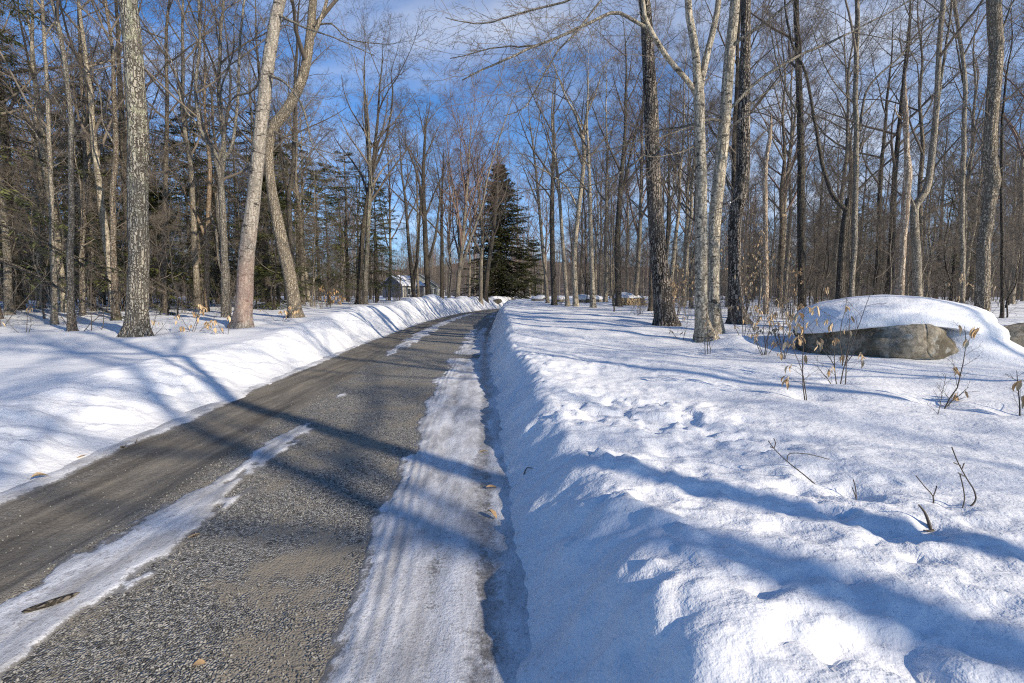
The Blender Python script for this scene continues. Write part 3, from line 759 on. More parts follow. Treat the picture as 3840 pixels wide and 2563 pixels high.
def grid_mesh(name, xs, ys, hf, mat, attrs=None, keep=None):
    X, Y = np.meshgrid(xs, ys)
    Z = hf(X, Y)
    V = np.stack([X, Y, Z], -1).reshape(-1, 3)
    nx, ny = len(xs), len(ys)
    i = np.arange(nx * ny).reshape(ny, nx)
    Q = np.stack([i[:-1, :-1], i[:-1, 1:], i[1:, 1:], i[1:, :-1]], -1).reshape(-1, 4)
    A = {k: f(X, Y).ravel() for k, f in (attrs or {}).items()}
    if keep is not None:
        kv = keep(X, Y, Z).ravel()
        Q = Q[kv[Q].any(1)]
        used = np.unique(Q); remap = np.full(len(V), -1); remap[used] = np.arange(len(used))
        V = V[used]; Q = remap[Q]; A = {k: a[used] for k, a in A.items()}
    return mesh_from(name, V, Q, mat, True, A)


def spread(a, b, first, grow):
    o = [a]; st = first
    while o[-1] < b:
        o.append(o[-1] + st); st *= grow
    return np.array(o)


xs_core = np.arange(-6.0, 5.2, 0.034)
xs = np.concatenate([-spread(6.0, 150, 0.034, 1.055)[::-1][:-1], xs_core, spread(xs_core[-1], 150, 0.034, 1.055)[1:]])
yl = [0.9]
while yl[-1] < 75:
    yl.append(yl[-1] + max(0.018, 0.0076 * yl[-1]))
ys = np.concatenate([np.arange(-45, -2, 1.5), np.arange(-2, 0.9, 0.1), np.array(yl), spread(yl[-1] + 0.6, 135, 0.8, 1.06)])


def grit(X, Y):
    L = xl(Y); R_ = xr(Y)
    gl = np.where(X < (L + R_) / 2, np.exp(-np.clip(L - X, 0, 9) / 0.24) * 0.9, 0.0)
    gr_ = np.where(X > (L + R_) / 2, np.exp(-np.clip(X - R_, 0, 9) / 0.24) * 0.75, 0.0)
    return gl + gr_


def far_drop(h):
    return lambda X, Y: h(X, Y)


ground = link('snow_ground', grid_mesh('snow_ground', xs, ys, snow_h, M['snow'], {'grit': grit}))
tag(ground, kind='structure')

# the drive: a gravel sheet bent along its edges (slightly crowned, rutted on the left)
def road_h(X, Y):
    L = xl(Y); R_ = xr(Y)
    a = X - L
    z = 0.004 * np.sin(np.clip(a / (R_ - L), 0, 1) * math.pi) - 0.018 * np.exp(-((a - 0.85) / 0.28) ** 2) + 0.012 * np.exp(-((a - 1.22) / 0.06) ** 2)
    return z + 0.010 * fbm(X, Y * 0.5, 1.5, 2, 91) + 0.006 * fbm(X, Y, 9.0, 2, 93)


def lane(X, Y):
    a = X - xl(Y)
    return np.clip(smoothstep(1.5, 1.12, a) * (1 - 0.35 * np.exp(-((a - 0.22) / 0.14) ** 2)) + 0.55 * np.exp(-a / 0.12), 0, 1)


ry = np.array(yl); ry = np.concatenate([np.arange(-40, 0.9, 0.6), ry[ry < 62], np.arange(62.5, 95, 0.6)])
ru = np.linspace(-0.35, 1.0, 100)
Yg = np.repeat(ry[:, None], len(ru), 1)
Lg = xl(Yg); Rg = xr(Yg)
Xg = Lg - 0.5 + (Rg - Lg + 1.0) * np.linspace(0, 1, len(ru))[None, :]
Vr = np.stack([Xg, Yg, road_h(Xg, Yg)], -1).reshape(-1, 3)
ii = np.arange(Xg.size).reshape(Xg.shape)
Qr = np.stack([ii[:-1, :-1], ii[:-1, 1:], ii[1:, 1:], ii[1:, :-1]], -1).reshape(-1, 4)
road = link('road', mesh_from('road', Vr, Qr, M['road'], True, {'lane': lane(Xg, Yg)}))
tag(road, kind='structure')


def ice_h(X, Y):
    L = xl(Y); R_ = xr(Y)
    n = 0.16 * fbm(X * 0.9, Y * 0.5, 2.3, 4, 101) + 0.09 * fbm(X, Y, 11, 3, 103)
    # right hand sheet, from its ragged edge to the bank
    xb = np.interp(Y, [-5, 0, 2, 3.8, 6.3, 9.3, 12, 16, 22, 40], [-0.5, -0.62, -0.80, -1.04, -1.22, -1.47, -1.58, -1.78, -2.0, -1.9])
    e = X - xb - n * np.interp(Y, [0, 6, 12, 20], [0.5, 1.0, 1.6, 2.2])
    gap = smoothstep(0.35, 0.75, np.exp(-((Y - 12.7) / 0.55) ** 2)) * (X < -0.85)
    thin = smoothstep(15, 24, Y) * (0.20 + 0.30 * fbm(X * 0.6, Y * 0.14, 1.2, 3, 107))
    hr = 0.030 * np.clip(e / 0.16, -1, 1) - 0.06 * gap - np.clip(thin, 0, 1) * 0.12
    es_ = X - xb
    tread = np.exp(-((es_ - 0.17) / 0.15) ** 2)
    hr = hr + tread * (0.3 + 1.2 * np.clip(fbm(X * 0.2, Y, 0.5, 2, 127) + 0.4, 0, 1)) * (0.0055 * np.sin((es_ + 0.03 * fbm(X * 0, Y, 0.8, 2, 125)) * 6.283 / 0.075) + 0.002 * np.sin(Y * 6.283 / 0.05 + X * 40)) * (Y < 14)
    hr = hr - 0.012 * np.exp(-((es_ - 0.44) / 0.09) ** 2)
    hr = hr - 0.014 * np.exp(-((X - R_ + 0.16) / 0.10) ** 2)
    hr = hr + 0.008 * fbm(X, Y * 0.6, 4.5, 3, 109)
    # strip left between the wheel lanes
    a = X - L
    cen = np.interp(Y, [0, 2.3, 4, 6.2, 12, 30, 45], [1.52, 1.52, 1.57, 1.62, 1.45, 1.35, 1.3])
    half = np.interp(Y, [0, 2.3, 4.2, 5.3, 6.3, 6.9, 11.8, 13.2, 18, 30, 44, 47], [0.30, 0.25, 0.19, 0.12, 0.0, -0.3, -0.3, 0.2, 0.32, 0.30, 0.22, -0.2])
    es = half - np.abs(a - cen) + n * 1.2
    es = es + np.where(a > cen, 0.25 * fbm(X * 3.0, Y * 0.55, 2.2, 2, 113), 0)
    hs = 0.028 * np.clip(es / 0.12, -1, 1) - 0.005 * np.exp(-((a - cen - 0.03) / 0.025) ** 2)
    hs = hs + 0.006 * fbm(X * 1.4, Y * 0.5, 5.0, 3, 117)
    pat = 0.05 * np.exp(-((X + 2.75) / 0.13) ** 2 - ((Y - 7.7) / 0.28) ** 2) - 0.032 + 0.05 * n
    edge = 0.03 * np.clip((0.10 - a + n * 0.5) / 0.1, -1, 1)
    return np.maximum(np.maximum(hr, hs), np.maximum(pat, edge)) - 0.002


ix = np.arange(-5.7, 0.75, 0.0145)
iyl = [0.9]
while iyl[-1] < 46:
    iyl.append(iyl[-1] + max(0.014, 0.0075 * iyl[-1]))
iy = np.array(iyl)


def dirt(X, Y):
    R_ = xr(Y)
    a = X - xl(Y)
    g = np.exp(-((X - R_ + 0.17 + 0.12 * fbm(X * 0, Y, 0.9, 2, 121)) / 0.10) ** 2) * 0.72
    s = 0.42 * np.exp(-((a - 1.42) / 0.2) ** 2)
    return np.clip(g + s + 0.12 * np.exp(-((X - R_ + 0.5) / 0.2) ** 2), 0, 1)


ice = link('road_ice', grid_mesh('road_ice', ix, iy, ice_h, M['ice'], {'dirt': dirt, 'thin': lambda X, Y: 1 - np.clip((ice_h(X, Y) - road_h(X, Y)) / 0.020, 0, 1)},
           keep=lambda X, Y, Z: (Z > road_h(X, Y) - 0.008) & (X < xr(Y) + 0.30) & (X > xl(Y) - 0.25)))
tag(ice, kind='structure')

# loose stones on the drive
rg = np.random.default_rng(3)
n_st = 42000
sy = 1.6 * np.exp(rg.random(n_st) * math.log(14 / 1.6))
sx = xl(sy) + 0.05 + (xr(sy) - xl(sy) - 0.1) * rg.random(n_st)
ok = (ice_h(sx, sy) < road_h(sx, sy) - 0.004) & ((sx - xl(sy) > 1.2) | (rg.random(n_st) < 0.07)) & (fbm(sx, sy, 1.3, 3, 140) + rg.random(n_st) * 0.5 > 0.12)
sx, sy = sx[ok], sy[ok]
gp = bpy.data.meshes.new('gravel')
gp.vertices.add(len(sx)); gp.vertices.foreach_set('co', np.stack([sx, sy, road_h(sx, sy) + 0.002], -1).astype(np.float32).ravel())
gravel = link('gravel', gp)
tag(gravel, kind='stuff')
ng = bpy.data.node_groups.new('scatter_stones', 'GeometryNodeTree')
ng.interface.new_socket('Geometry', in_out='INPUT', socket_type='NodeSocketGeometry')
ng.interface.new_socket('Geometry', in_out='OUTPUT', socket_type='NodeSocketGeometry')
gi = ng.nodes.new('NodeGroupInput'); go = ng.nodes.new('NodeGroupOutput')
ico = ng.nodes.new('GeometryNodeMeshIcoSphere'); ico.inputs['Radius'].default_value = 1.0; ico.inputs['Subdivisions'].default_value = 1
smt = ng.nodes.new('GeometryNodeSetMaterial'); smt.inputs['Material'].default_value = M['stone']
iop = ng.nodes.new('GeometryNodeInstanceOnPoints')
rv = ng.nodes.new('FunctionNodeRandomValue'); rv.data_type = 'FLOAT_VECTOR'
rv.inputs[0].default_value = (0, 0, 0); rv.inputs[1].default_value = (6.28, 6.28, 6.28)
rs = ng.nodes.new('FunctionNodeRandomValue'); rs.data_type = 'FLOAT_VECTOR'
rs.inputs[0].default_value = (0.002, 0.002, 0.0015); rs.inputs[1].default_value = (0.0095, 0.008, 0.0065)
rs.inputs['Seed'].default_value = 5
L_ = ng.links.new
L_(gi.outputs[0], iop.inputs['Points']); L_(ico.outputs[0], smt.inputs[0]); L_(smt.outputs[0], iop.inputs['Instance'])
L_(rv.outputs[0], iop.inputs['Rotation']); L_(rs.outputs[0], iop.inputs['Scale']); L_(iop.outputs[0], go.inputs[0])
gm = gravel.modifiers.new('stones', 'NODES'); gm.node_group = ng

# wooded hills closing the view
def hill_h(X, Y):
    r = np.sqrt(X * X + Y * Y)
    az = np.arctan2(X, Y)
    top = 15 + 5 * np.sin(az * 3 + 1) + 6 * np.sin(az * 7.3 + 2) * 0.5
    return 0.6 + top * smoothstep(125, 310, r) + 3 * fbm(X, Y, 0.02, 3, 131)


ha = np.radians(np.arange(-75, 75.1, 1.5)); hr_ = np.array([118, 128, 140, 155, 175, 200, 230, 260, 300, 350, 500])
HA, HR = np.meshgrid(ha, hr_)
HX, HY = HR * np.sin(HA), HR * np.cos(HA)
HZ = hill_h(HX, HY); HZ[0] -= 4
i = np.arange(HX.size).reshape(HX.shape)
hills = link('hills', mesh_from('hills', np.stack([HX, HY, HZ], -1).reshape(-1, 3), np.stack([i[:-1, :-1], i[:-1, 1:], i[1:, 1:], i[1:, :-1]], -1).reshape(-1, 4), M['litter']))
tag(hills, kind='structure')

# ------------------------------------------------------------------ trees
def shoots(rng, P, R, dens, start=0.25, lens=0.42, trop=0.03, ang=0.8, droop=0.0):
    """branches, twigs and twiglets for a set of limbs"""
    L = float(np.linalg.norm(np.diff(P, axis=1), axis=-1).sum(1).mean())
    n1 = max(3, int(round(7 * dens)))
    B, BR = sprout(rng, P, R, n1, start, 0.97, ang, lens, 6, 0.16, trop, 0.55, 0.006, 0.014)
    T1, TR1 = sprout(rng, B, BR, max(3, int(round(6 * dens))), 0.15, 0.98, 0.75, 0.42, 4, 0.19, trop * 1.3, 0.6, 0.0042, 0.012, 0.5, 0.25)
    T2, TR2 = sprout(rng, T1, TR1, max(2, int(round(4 * dens))), 0.15, 0.97, 0.72, 0.5, 2, 0.17, trop, 0.7, 0.0034, 0.012, 0.45, 0.2)
    return [(B, BR, 4), (T1, TR1, 3), (T2, TR2, 3)]


def make_tree(name, label, cat, trunk_rows, limbs_rows, Ht, crown, bark, twig, seed, group=None, sides=12):
    rng = np.random.default_rng(seed)
    rows = np.asarray(trunk_rows, float)
    base = rows[0].copy()
    gz = sh(base[0], base[1])
    root = thing(name, label, cat, (base[0], base[1], gz), 0, group)
    off = np.array([base[0], base[1], gz])
    # carry the stem on above the last measured point, and into the snow below
    if crown is not None:
        top = rows[-1]; z1 = gz + Ht
        d = unit((rows[-1, :3] - rows[-3, :3])[None])[0]
        add = []
        left = z1 - top[2]; n = 6
        if left > 0.8:
            for k in range(1, n + 1):
                f = k / n
                d = unit((d * (1 - 0.12) + np.array([rng.normal(0, 0.06), rng.normal(0, 0.06), 0.16]))[None])[0]
                prev = add[-1][:3] if add else top[:3]
                q = prev + d * left / n
                add.append(np.array([*q, max(top[3] * (1 - f) ** 0.8, 0.012)]))
            rows = np.vstack([rows, add])
    low = rows[0].copy(); low[2] = min(gz, low[2]) - 0.45; low[3] *= 1.12
    rows = np.vstack([low, rows])
    sp_ = crspline(rows, 0.3)
    wander = np.cumsum(rng.normal(0, 0.012, len(sp_)))
    sp_[:, 1] += wander * np.clip((sp_[:, 2] - gz) / 2, 0, 1)
    P = sp_[None, :, :3] - off; R = sp_[None, :, 3].copy()
    zz = P[0, :, 2]
    R[0] *= 1 + 0.42 * np.exp(-np.clip(zz + 0.05, 0, 9) / 0.22) * (Ht > 9)
    RN = radial(rng, R.shape[1], sides, 0.045)
    flare = np.exp(-np.clip(zz, 0, 9) / 0.3)[:, None] * 0.22 * np.cos(np.arange(sides) * 6.283 / sides * 5 + rng.random() * 6)[None]
    RN = RN * (1 + flare[None])
    v, q = tubes([(P, R, sides, RN)])
    fs = [q]
    nK = R.shape[1]
    if crown is None:      # a broken top: splintered, each shard its own height
        tip = np.arange((nK - 1) * sides, nK * sides)
        v[tip, 2] += rng.uniform(-0.1, 0.45, sides)
    cen = len(v); v = np.vstack([v, P[0, -1:]]); tipi = np.arange((nK - 1) * sides, nK * sides)
    fs.append(np.stack([tipi, np.roll(tipi, -1), np.full(sides, cen)], -1))
    link('trunk', mesh_from('trunk', v, fs, M[bark]), root)
    groups = []
    for lr in limbs_rows:
        rows_l = [np.array(q_, float) for q_ in lr]
        if rows_l[-1][3] > 0.012 and bark != 'snag':          # let it run out to a fine tip
            d_ = rows_l[-1][:3] - rows_l[-2][:3]; d_ /= np.linalg.norm(d_)
            seg = float(np.linalg.norm(rows_l[-1][:3] - rows_l[0][:3])) * 0.16 + rows_l[-1][3] * 12
            r_e = rows_l[-1][3]
            for f_ in (0.55, 0.28, 0.1):
                d_ = d_ + rng.normal(0, 0.14, 3) + np.array([0, 0, 0.08]); d_ /= np.linalg.norm(d_)
                rows_l.append(np.array([*(rows_l[-1][:3] + d_ * seg), r_e * f_]))
        l = crspline(rows_l, 0.22)
        LP = l[None, :, :3] - off; LR = l[None, :, 3]
        n = LP.shape[1]
        LP = LP.copy(); LP[0, 2:] += np.cumsum(rng.normal(0, 0.009, (n - 2, 3)), 0)
        v, q = tubes([(LP, LR, 7)])
        link('limb', mesh_from('limb', v, q, M[bark if LR.max() > 0.06 or bark == 'snag' else 'darkgrey']), root)  # thin limbs get darker bark, painting in their backlit silhouette
        length = float(np.linalg.norm(np.diff(LP[0], axis=0), axis=-1).sum())
        if crown is None and length < 1.5:
            continue
        # side growth on the limb
        idx = np.linspace(0, n - 1, 9).astype(int)
        b2, br2 = sprout(rng, LP, LR, max(4, int(length * 3.2)), 0.18, 0.99, 0.75, 0.0, 6, 0.15, 0.02, 0.6, 0.0045, 0.011, 0.0, 0.4)
        k = len(b2)
        sc = (rng.uniform(0.5, 1.5, (k, 1, 1)) * np.clip(length * 0.32, 0.5, 1.9)) / 0.4
        b2 = b2[:, :1] + (b2 - b2[:, :1]) * sc
        br2 = np.maximum(br2, 0.0055 * np.linspace(1, 0.5, 6))
        t1, tr1 = sprout(rng, b2, br2, 7, 0.12, 0.98, 0.72, 0.4, 4, 0.16, 0.02, 0.65, 0.0036, 0.012, 0.5, 0.16)
        t2, tr2 = sprout(rng, t1, tr1, 3, 0.2, 0.95, 0.7, 0.5, 2, 0.14, 0.02, 0.7, 0.0031, 0.012, 0.4, 0.12)
        groups += [(b2, br2, 4), (t1, tr1, 3), (t2, tr2, 3)]
    if crown is not None:
        z0, nl, angd, ln, dens = crown
        t0 = float(np.interp(gz + z0, sp_[:, 2], np.linspace(0, 1, nK))) if sp_[-1, 2] > gz + z0 else 0.6
        A, AR = sprout(rng, P, R, nl, t0, 0.97, math.radians(angd), ln * 1.0, 8, 0.10, 0.05, 0.62, 0.014, 0.02, 0.35)
        A[:, :, 2] += 0
        groups.append((A, AR, 6))
        groups += shoots(rng, A, AR, dens)
        # thin shoots low on the stem
        Wp, WR = sprout(rng, P, R, 7, 0.22, t0, 1.1, 0.055, 6, 0.16, 0.03, 0.2, 0.006, 0.012, 0.2, 0.6)
        groups.append((Wp, WR, 4))
        W2, WR2 = sprout(rng, Wp, WR, 6, 0.2, 0.98, 0.75, 0.4, 4, 0.15, 0.02, 0.7, 0.0036, 0.012, 0.4, 0.15)
        groups.append((W2, WR2, 3))
    if groups:
        v, q = tubes(groups)
        link('crown', mesh_from('crown', v, q, M[twig]), root)
    return root


TW = {'beech': 'twig', 'grey': 'twig', 'lichen': 'twig', 'dark': 'twigdark', 'furrow': 'twigdark', 'brown': 'twig', 'rust': 'twig', 'darkgrey': 'twig', 'ridged': 'twig', 'snag': 'twig'}
occupied = []
for k, (lab, bark, Ht, crown, tr, br) in enumerate(HEROES):
    b_ = 'beechpink' if 'pinkish' in lab else bark
    twg = 'twigred' if 'reddish' in lab else TW[bark]
    make_tree('dead_snag' if bark == 'snag' else ('beech_tree' if bark == 'beech' else 'bare_tree'), lab, 'tree', tr, br, Ht, crown, b_, twg, 100 + k,
              sides=16 if tr[1][3] > 0.2 else 10)
    occupied.append((tr[0][0], tr[0][1]))

# prototypes for the woods: name, bark, twig, height, radius, crown
PROTO = [
    ('grey', 'twig', 17.0, 0.15, (6.5, 13, 40, 0.30, 1.2), 0.35),
    ('dark', 'twigdark', 18.5, 0.19, (7.5, 13, 42, 0.30, 1.2), 0.25),
    ('brown', 'twig', 16.0, 0.14, (5.0, 13, 45, 0.30, 1.2), 0.5),
    ('grey', 'twigred', 18.0, 0.16, (4.5, 15, 28, 0.36, 1.25), 0.3),
    ('darkgrey', 'twig', 15.0, 0.12, (4.5, 13, 38, 0.32, 1.2), 0.7),
    ('grey', 'twig', 10.5, 0.065, (2.4, 13, 50, 0.32, 1.15), 0.5),
    ('dark', 'twig', 8.0, 0.045, (1.4, 12, 55, 0.34, 1.1), 0.5),
    ('beech', 'twig', 16.0, 0.15, (5.5, 13, 45, 0.32, 1.2), 0.35),
]
LOOK = ['slim bare tree with grey trunk', 'tall bare tree with dark furrowed trunk', 'bare tree with mottled brown trunk', 'bare tree with steep upswept reddish branches',
        'bare tree with wavering dark grey trunk', 'thin young bare tree with pole like stem', 'spindly dark understorey sapling, bare', 'bare beech with pale smooth trunk']
proto_parts = []
for k, (bark, twg, Ht, r0, crown, wob) in enumerate(PROTO):
    rg = np.random.default_rng(500 + k)
    n = 9
    zz = np.linspace(0, Ht, n)
    dx = np.cumsum(rg.normal(0, wob * 0.25, n)) ; dy = np.cumsum(rg.normal(0, wob * 0.25, n))
    dx -= dx[0]; dy -= dy[0]
    rows = [(0 + dx[j], -20 + dy[j], zz[j], max(r0 * (1 - 0.9 * (zz[j] / Ht) ** 1.1), 0.01)) for j in range(n)]
    root = make_tree('bare_tree', 'x', 'tree', rows, [], Ht + 0.0, crown, bark, twg, 600 + k, sides=9)
    parts = [(c.name.split('.')[0], c.data) for c in root.children]
    for c in list(root.children):
        bpy.data.objects.remove(c)
    bpy.data.objects.remove(root)
    proto_parts.append(parts)


SAMPLE = {}


def place_tree(k, x, y, rz, s, label, group, name='bare_tree'):
    z = sh(x, y)
    root = thing(name, label, 'tree', (x, y, z - 0.02), rz, group, s)
    for nm, me in proto_parts[k]:
        link(nm, me, root)
    occupied.append((x, y))
    SAMPLE.setdefault(k, root)
    return root


def clear(x, y, d):
    return all((x - a) ** 2 + (y - b) ** 2 > d * d for a, b in occupied)


LANDMARK = [(-0.946, 'the slim pale grey tree'), (-0.78, 'the broad lichened trunk'), (-0.66, 'the rusty brown tree'), (-0.59, 'the low forking tree'), (-0.52, 'the leaning beech'), (-0.42, 'the crooked slanting trunk'),
            (-0.31, 'the leaning dark tree'), (-0.22, 'the shed'), (-0.15, 'the grey house'), (-0.03, 'the dense conical evergreen'), (0.10, 'the bowed pale tree'), (0.22, 'the firewood stack'),
            (0.32, 'the massive dark trunk'), (0.41, 'the two pale beeches'), (0.48, 'the dark bending trunk'), (0.60, 'the nearly black trunk'), (0.69, 'the elbowed dark tree'), (0.80, 'the dead snag'),
            (0.86, 'the U bent tree'), (0.97, 'the thick bulging trunk')]


def behind(x, y):
    a = min(LANDMARK, key=lambda q: abs(q[0] - x / y))
    return ('close behind ' if y < 30 else 'some way behind ' if y < 48 else 'far behind ') + a[1]


def in_view(x, y):
    return y > 2 and abs(x) / y < 1.12


rg = np.random.default_rng(21)
cnt = {'left': 0, 'right': 0, 'far': 0}
tries = 0
FAR = []
while tries < 5200:
    tries += 1
    y = rg.uniform(16, 100)
    x = rg.uniform(-1.1 * y - 4, 1.1 * y + 6)
    L, R_ = float(xl(y)), float(xr(y))
    if x < 0 or x < L:
        gapr = L - x
        if gapr < np.interp(y, [16, 30, 60, 75], [5.0, 4.5, 4.5, 6]): continue
        zone = 'left'
    else:
        gapr = x - R_
        if gapr < np.interp(y, [16, 24, 40, 60], [9.5, 6.5, 6.0, 7.0]): continue
        zone = 'right'
    if y > 62: zone = 'far'
    if -21 < x < -8 and 58 < y < 100: continue            # clearing round the buildings
    if abs(x + 12.5) < 3.2 and 20 < y < 60 and x / y > -0.42 and x / y < -0.19: continue
    if 3 < x < 14.5 and y < 20: continue
    if y < 50 and (abs(x / y - 0.803) < 0.022 or abs(x / y - 0.524) < 0.02): continue     # open sky round the two snags
    if abs(x + 1.5) < 6 and 60 < y < 80: continue
    if not clear(x, y, np.interp(y, [16, 40, 100], [1.7, 2.1, 2.6])): continue
    cap = {'left': 110, 'right': 98, 'far': 40}[zone]
    if cnt[zone] >= cap: continue
    pr = [0.15, 0.13, 0.12, 0.12, 0.10, 0.17, 0.12, 0.09]
    k = int(rg.choice(8, p=pr))
    cnt[zone] += 1
    place_tree(k, x, y, rg.uniform(0, 6.28), rg.uniform(0.82, 1.15), LOOK[k] + ' ' + behind(x, y), LOOK[k] + ' in the woods')

# taller trees crowding the bend
for (x, y, k, s) in [(-8.2, 63, 3, 1.12), (-6.0, 68, 3, 1.1), (-10.2, 53, 0, 1.1), (-12.4, 49, 3, 1.0), (5.2, 77, 3, 1.1), (8.6, 68, 2, 1.1), (10.4, 58, 3, 1.05), (8.8, 51, 0, 0.95), (7.2, 47, 2, 0.95), (-4.6, 76, 3, 1.15),
                     (1.2, 82, 3, 1.1), (5.4, 88, 0, 1.15), (-6.5, 84, 3, 1.15), (-9.4, 73, 0, 1.1), (13, 64, 3, 1.0), (-3.0, 90, 2, 1.15), (3.4, 92, 3, 1.1), (11.5, 76, 3, 1.1), (-11.6, 57.5, 5, 1.3), (-7.4, 57, 5, 1.25)]:
    place_tree(k, x, y, rg.uniform(0, 6.28), s, LOOK[k] + ' ' + behind(x, y), LOOK[k] + ' in the woods')

# thin young growth between the trunks
tries = n_y = 0
while n_y < 210 and tries < 6000:
    tries += 1
    y = 15 + 50 * rg.random() ** 0.85
    x = rg.uniform(-1.1 * y, 1.1 * y)
    L, R_ = float(xl(y)), float(xr(y))
    gp_ = (L - x) if x < 0 else (x - R_)
    if gp_ < np.interp(y, [15, 30, 60], [7.0, 4.0, 5.0]) or (x < L and gp_ < 3) or (3 < x < 13 and y < 17): continue
    if -21 < x < -8 and y > 55: continue
    if not clear(x, y, 0.8): continue
    n_y += 1
    k = int(rg.choice([5, 6, 6]))
    place_tree(k, x, y, rg.uniform(0, 6.28), rg.uniform(0.45, 0.85), ['thin bare pole sapling ', 'whippy dark bare sapling '][k - 5] + behind(x, y), ['thin bare pole saplings', 'whippy dark bare saplings'][k - 5] + ' between the trunks', 'young_sapling')

# trees on the open snow beside and behind the viewpoint; their shadows cross the drive
for (x, y, k, s) in [(9.2, -3.4, 1, 1.02), (17.2, -11.0, 1, 1.2), (14.2, -2.2, 0, 1.0), (19, 3.5, 5, 1.2), (24, -5, 7, 1.1), (11.5, -13.5, 4, 1.0),
                     (17.5, 8.5, 2, 1.0), (25, 12.5, 1, 1.0), (5.5, -12, 5, 1.0), (28.5, -22, 2, 1.0), (33, 17, 5, 1.2),
                     (3.2, -6.0, 1, 1.0), (6.8, -8.2, 2, 1.1), (-7.5, -6, 2, 1.0), (-12, 3.5, 0, 1.0), (10.8, -9.6, 0, 1.1), (-20, 10, 1, 1.0),
                     (13.5, 6.4, 4, 1.0), (12.2, 2.2, 5, 1.1), (22, 8.2, 5, 1.2), (16, -6, 5, 1.0), (36, 20, 1, 1.0)]:
    place_tree(k, x, y, rg.uniform(0, 6.28), s, LOOK[k] + ' by the near end of the drive', LOOK[k] + 's by the near end of the drive')

# the woods behind these, thinning into one mass on the hills
def far_wood():
    rng = np.random.default_rng(77)
    N = 2000
    az = np.radians(rng.uniform(-52, 52, N))
    r = np.sqrt(rng.uniform(112 ** 2, 235 ** 2, N)); r[:300] = rng.uniform(68, 125, 300)
    x, y = r * np.sin(az), r * np.cos(az)
    keep = ~((x > -23) & (x < -6) & (y < 106)) & ~((x > -12) & (x < 9) & (y < 82)) & ((y > 42) | (r > 110)) & ~((x > -15) & (x < 20) & (y < 68))
    x, y, r = x[keep], y[keep], r[keep]
    z = np.where(r > 128, hill_h(x, y), snow_h(x, y, False)) - 0.2
    me = bpy.data.meshes.new('distant_wood')
    me.vertices.add(len(x)); me.vertices.foreach_set('co', np.stack([x, y, z], -1).astype(np.float32).ravel())
    o = link('distant_wood', me)
    tag(o, kind='stuff')
    g = bpy.data.node_groups.new('scatter_trees', 'GeometryNodeTree')
    g.interface.new_socket('Geometry', in_out='INPUT', socket_type='NodeSocketGeometry')
    g.interface.new_socket('Geometry', in_out='OUTPUT', socket_type='NodeSocketGeometry')
    gi_ = g.nodes.new('NodeGroupInput'); go_ = g.nodes.new('NodeGroupOutput')
    allj = g.nodes.new('GeometryNodeJoinGeometry')
    for k in (0, 3, 5, 6, 6, 6, 6):
        j = g.nodes.new('GeometryNodeJoinGeometry')
        src = SAMPLE[k]
        for c in src.children:
            oi = g.nodes.new('GeometryNodeObjectInfo'); oi.transform_space = 'ORIGINAL'
            oi.inputs['Object'].default_value = c
            g.links.new(oi.outputs['Geometry'], j.inputs[0])
        ti = g.nodes.new('GeometryNodeGeometryToInstance')
        g.links.new(j.outputs[0], ti.inputs[0]); g.links.new(ti.outputs[0], allj.inputs[0])
    ip = g.nodes.new('GeometryNodeInstanceOnPoints')
    ip.inputs['Pick Instance'].default_value = True
    ri = g.nodes.new('FunctionNodeRandomValue'); ri.data_type = 'INT'
    ri.inputs['Min'].default_value = 0 if False else 0
    for s_ in ri.inputs:
        if s_.type == 'INT' and s_.name == 'Max': s_.default_value = 6
        if s_.type == 'INT' and s_.name == 'Min': s_.default_value = 0
    rr_ = g.nodes.new('FunctionNodeRandomValue'); rr_.data_type = 'FLOAT_VECTOR'
    rr_.inputs[0].default_value = (0, 0, 0); rr_.inputs[1].default_value = (0, 0, 6.28)
    rz_ = g.nodes.new('FunctionNodeRandomValue'); rz_.data_type = 'FLOAT'
    for s_ in rz_.inputs:
        if s_.type == 'VALUE' and s_.name == 'Min': s_.default_value = 0.5
        if s_.type == 'VALUE' and s_.name == 'Max': s_.default_value = 1.0
    g.links.new(gi_.outputs[0], ip.inputs['Points']); g.links.new(allj.outputs[0], ip.inputs['Instance'])
    g.links.new([q for q in ri.outputs if q.type == 'INT'][0], ip.inputs['Instance Index'])
    g.links.new(rr_.outputs[0], ip.inputs['Rotation'])
    g.links.new([q for q in rz_.outputs if q.type == 'VALUE'][0], ip.inputs['Scale'])
    g.links.new(ip.outputs[0], go_.inputs[0])
    md = o.modifiers.new('trees', 'NODES'); md.node_group = g


far_wood()


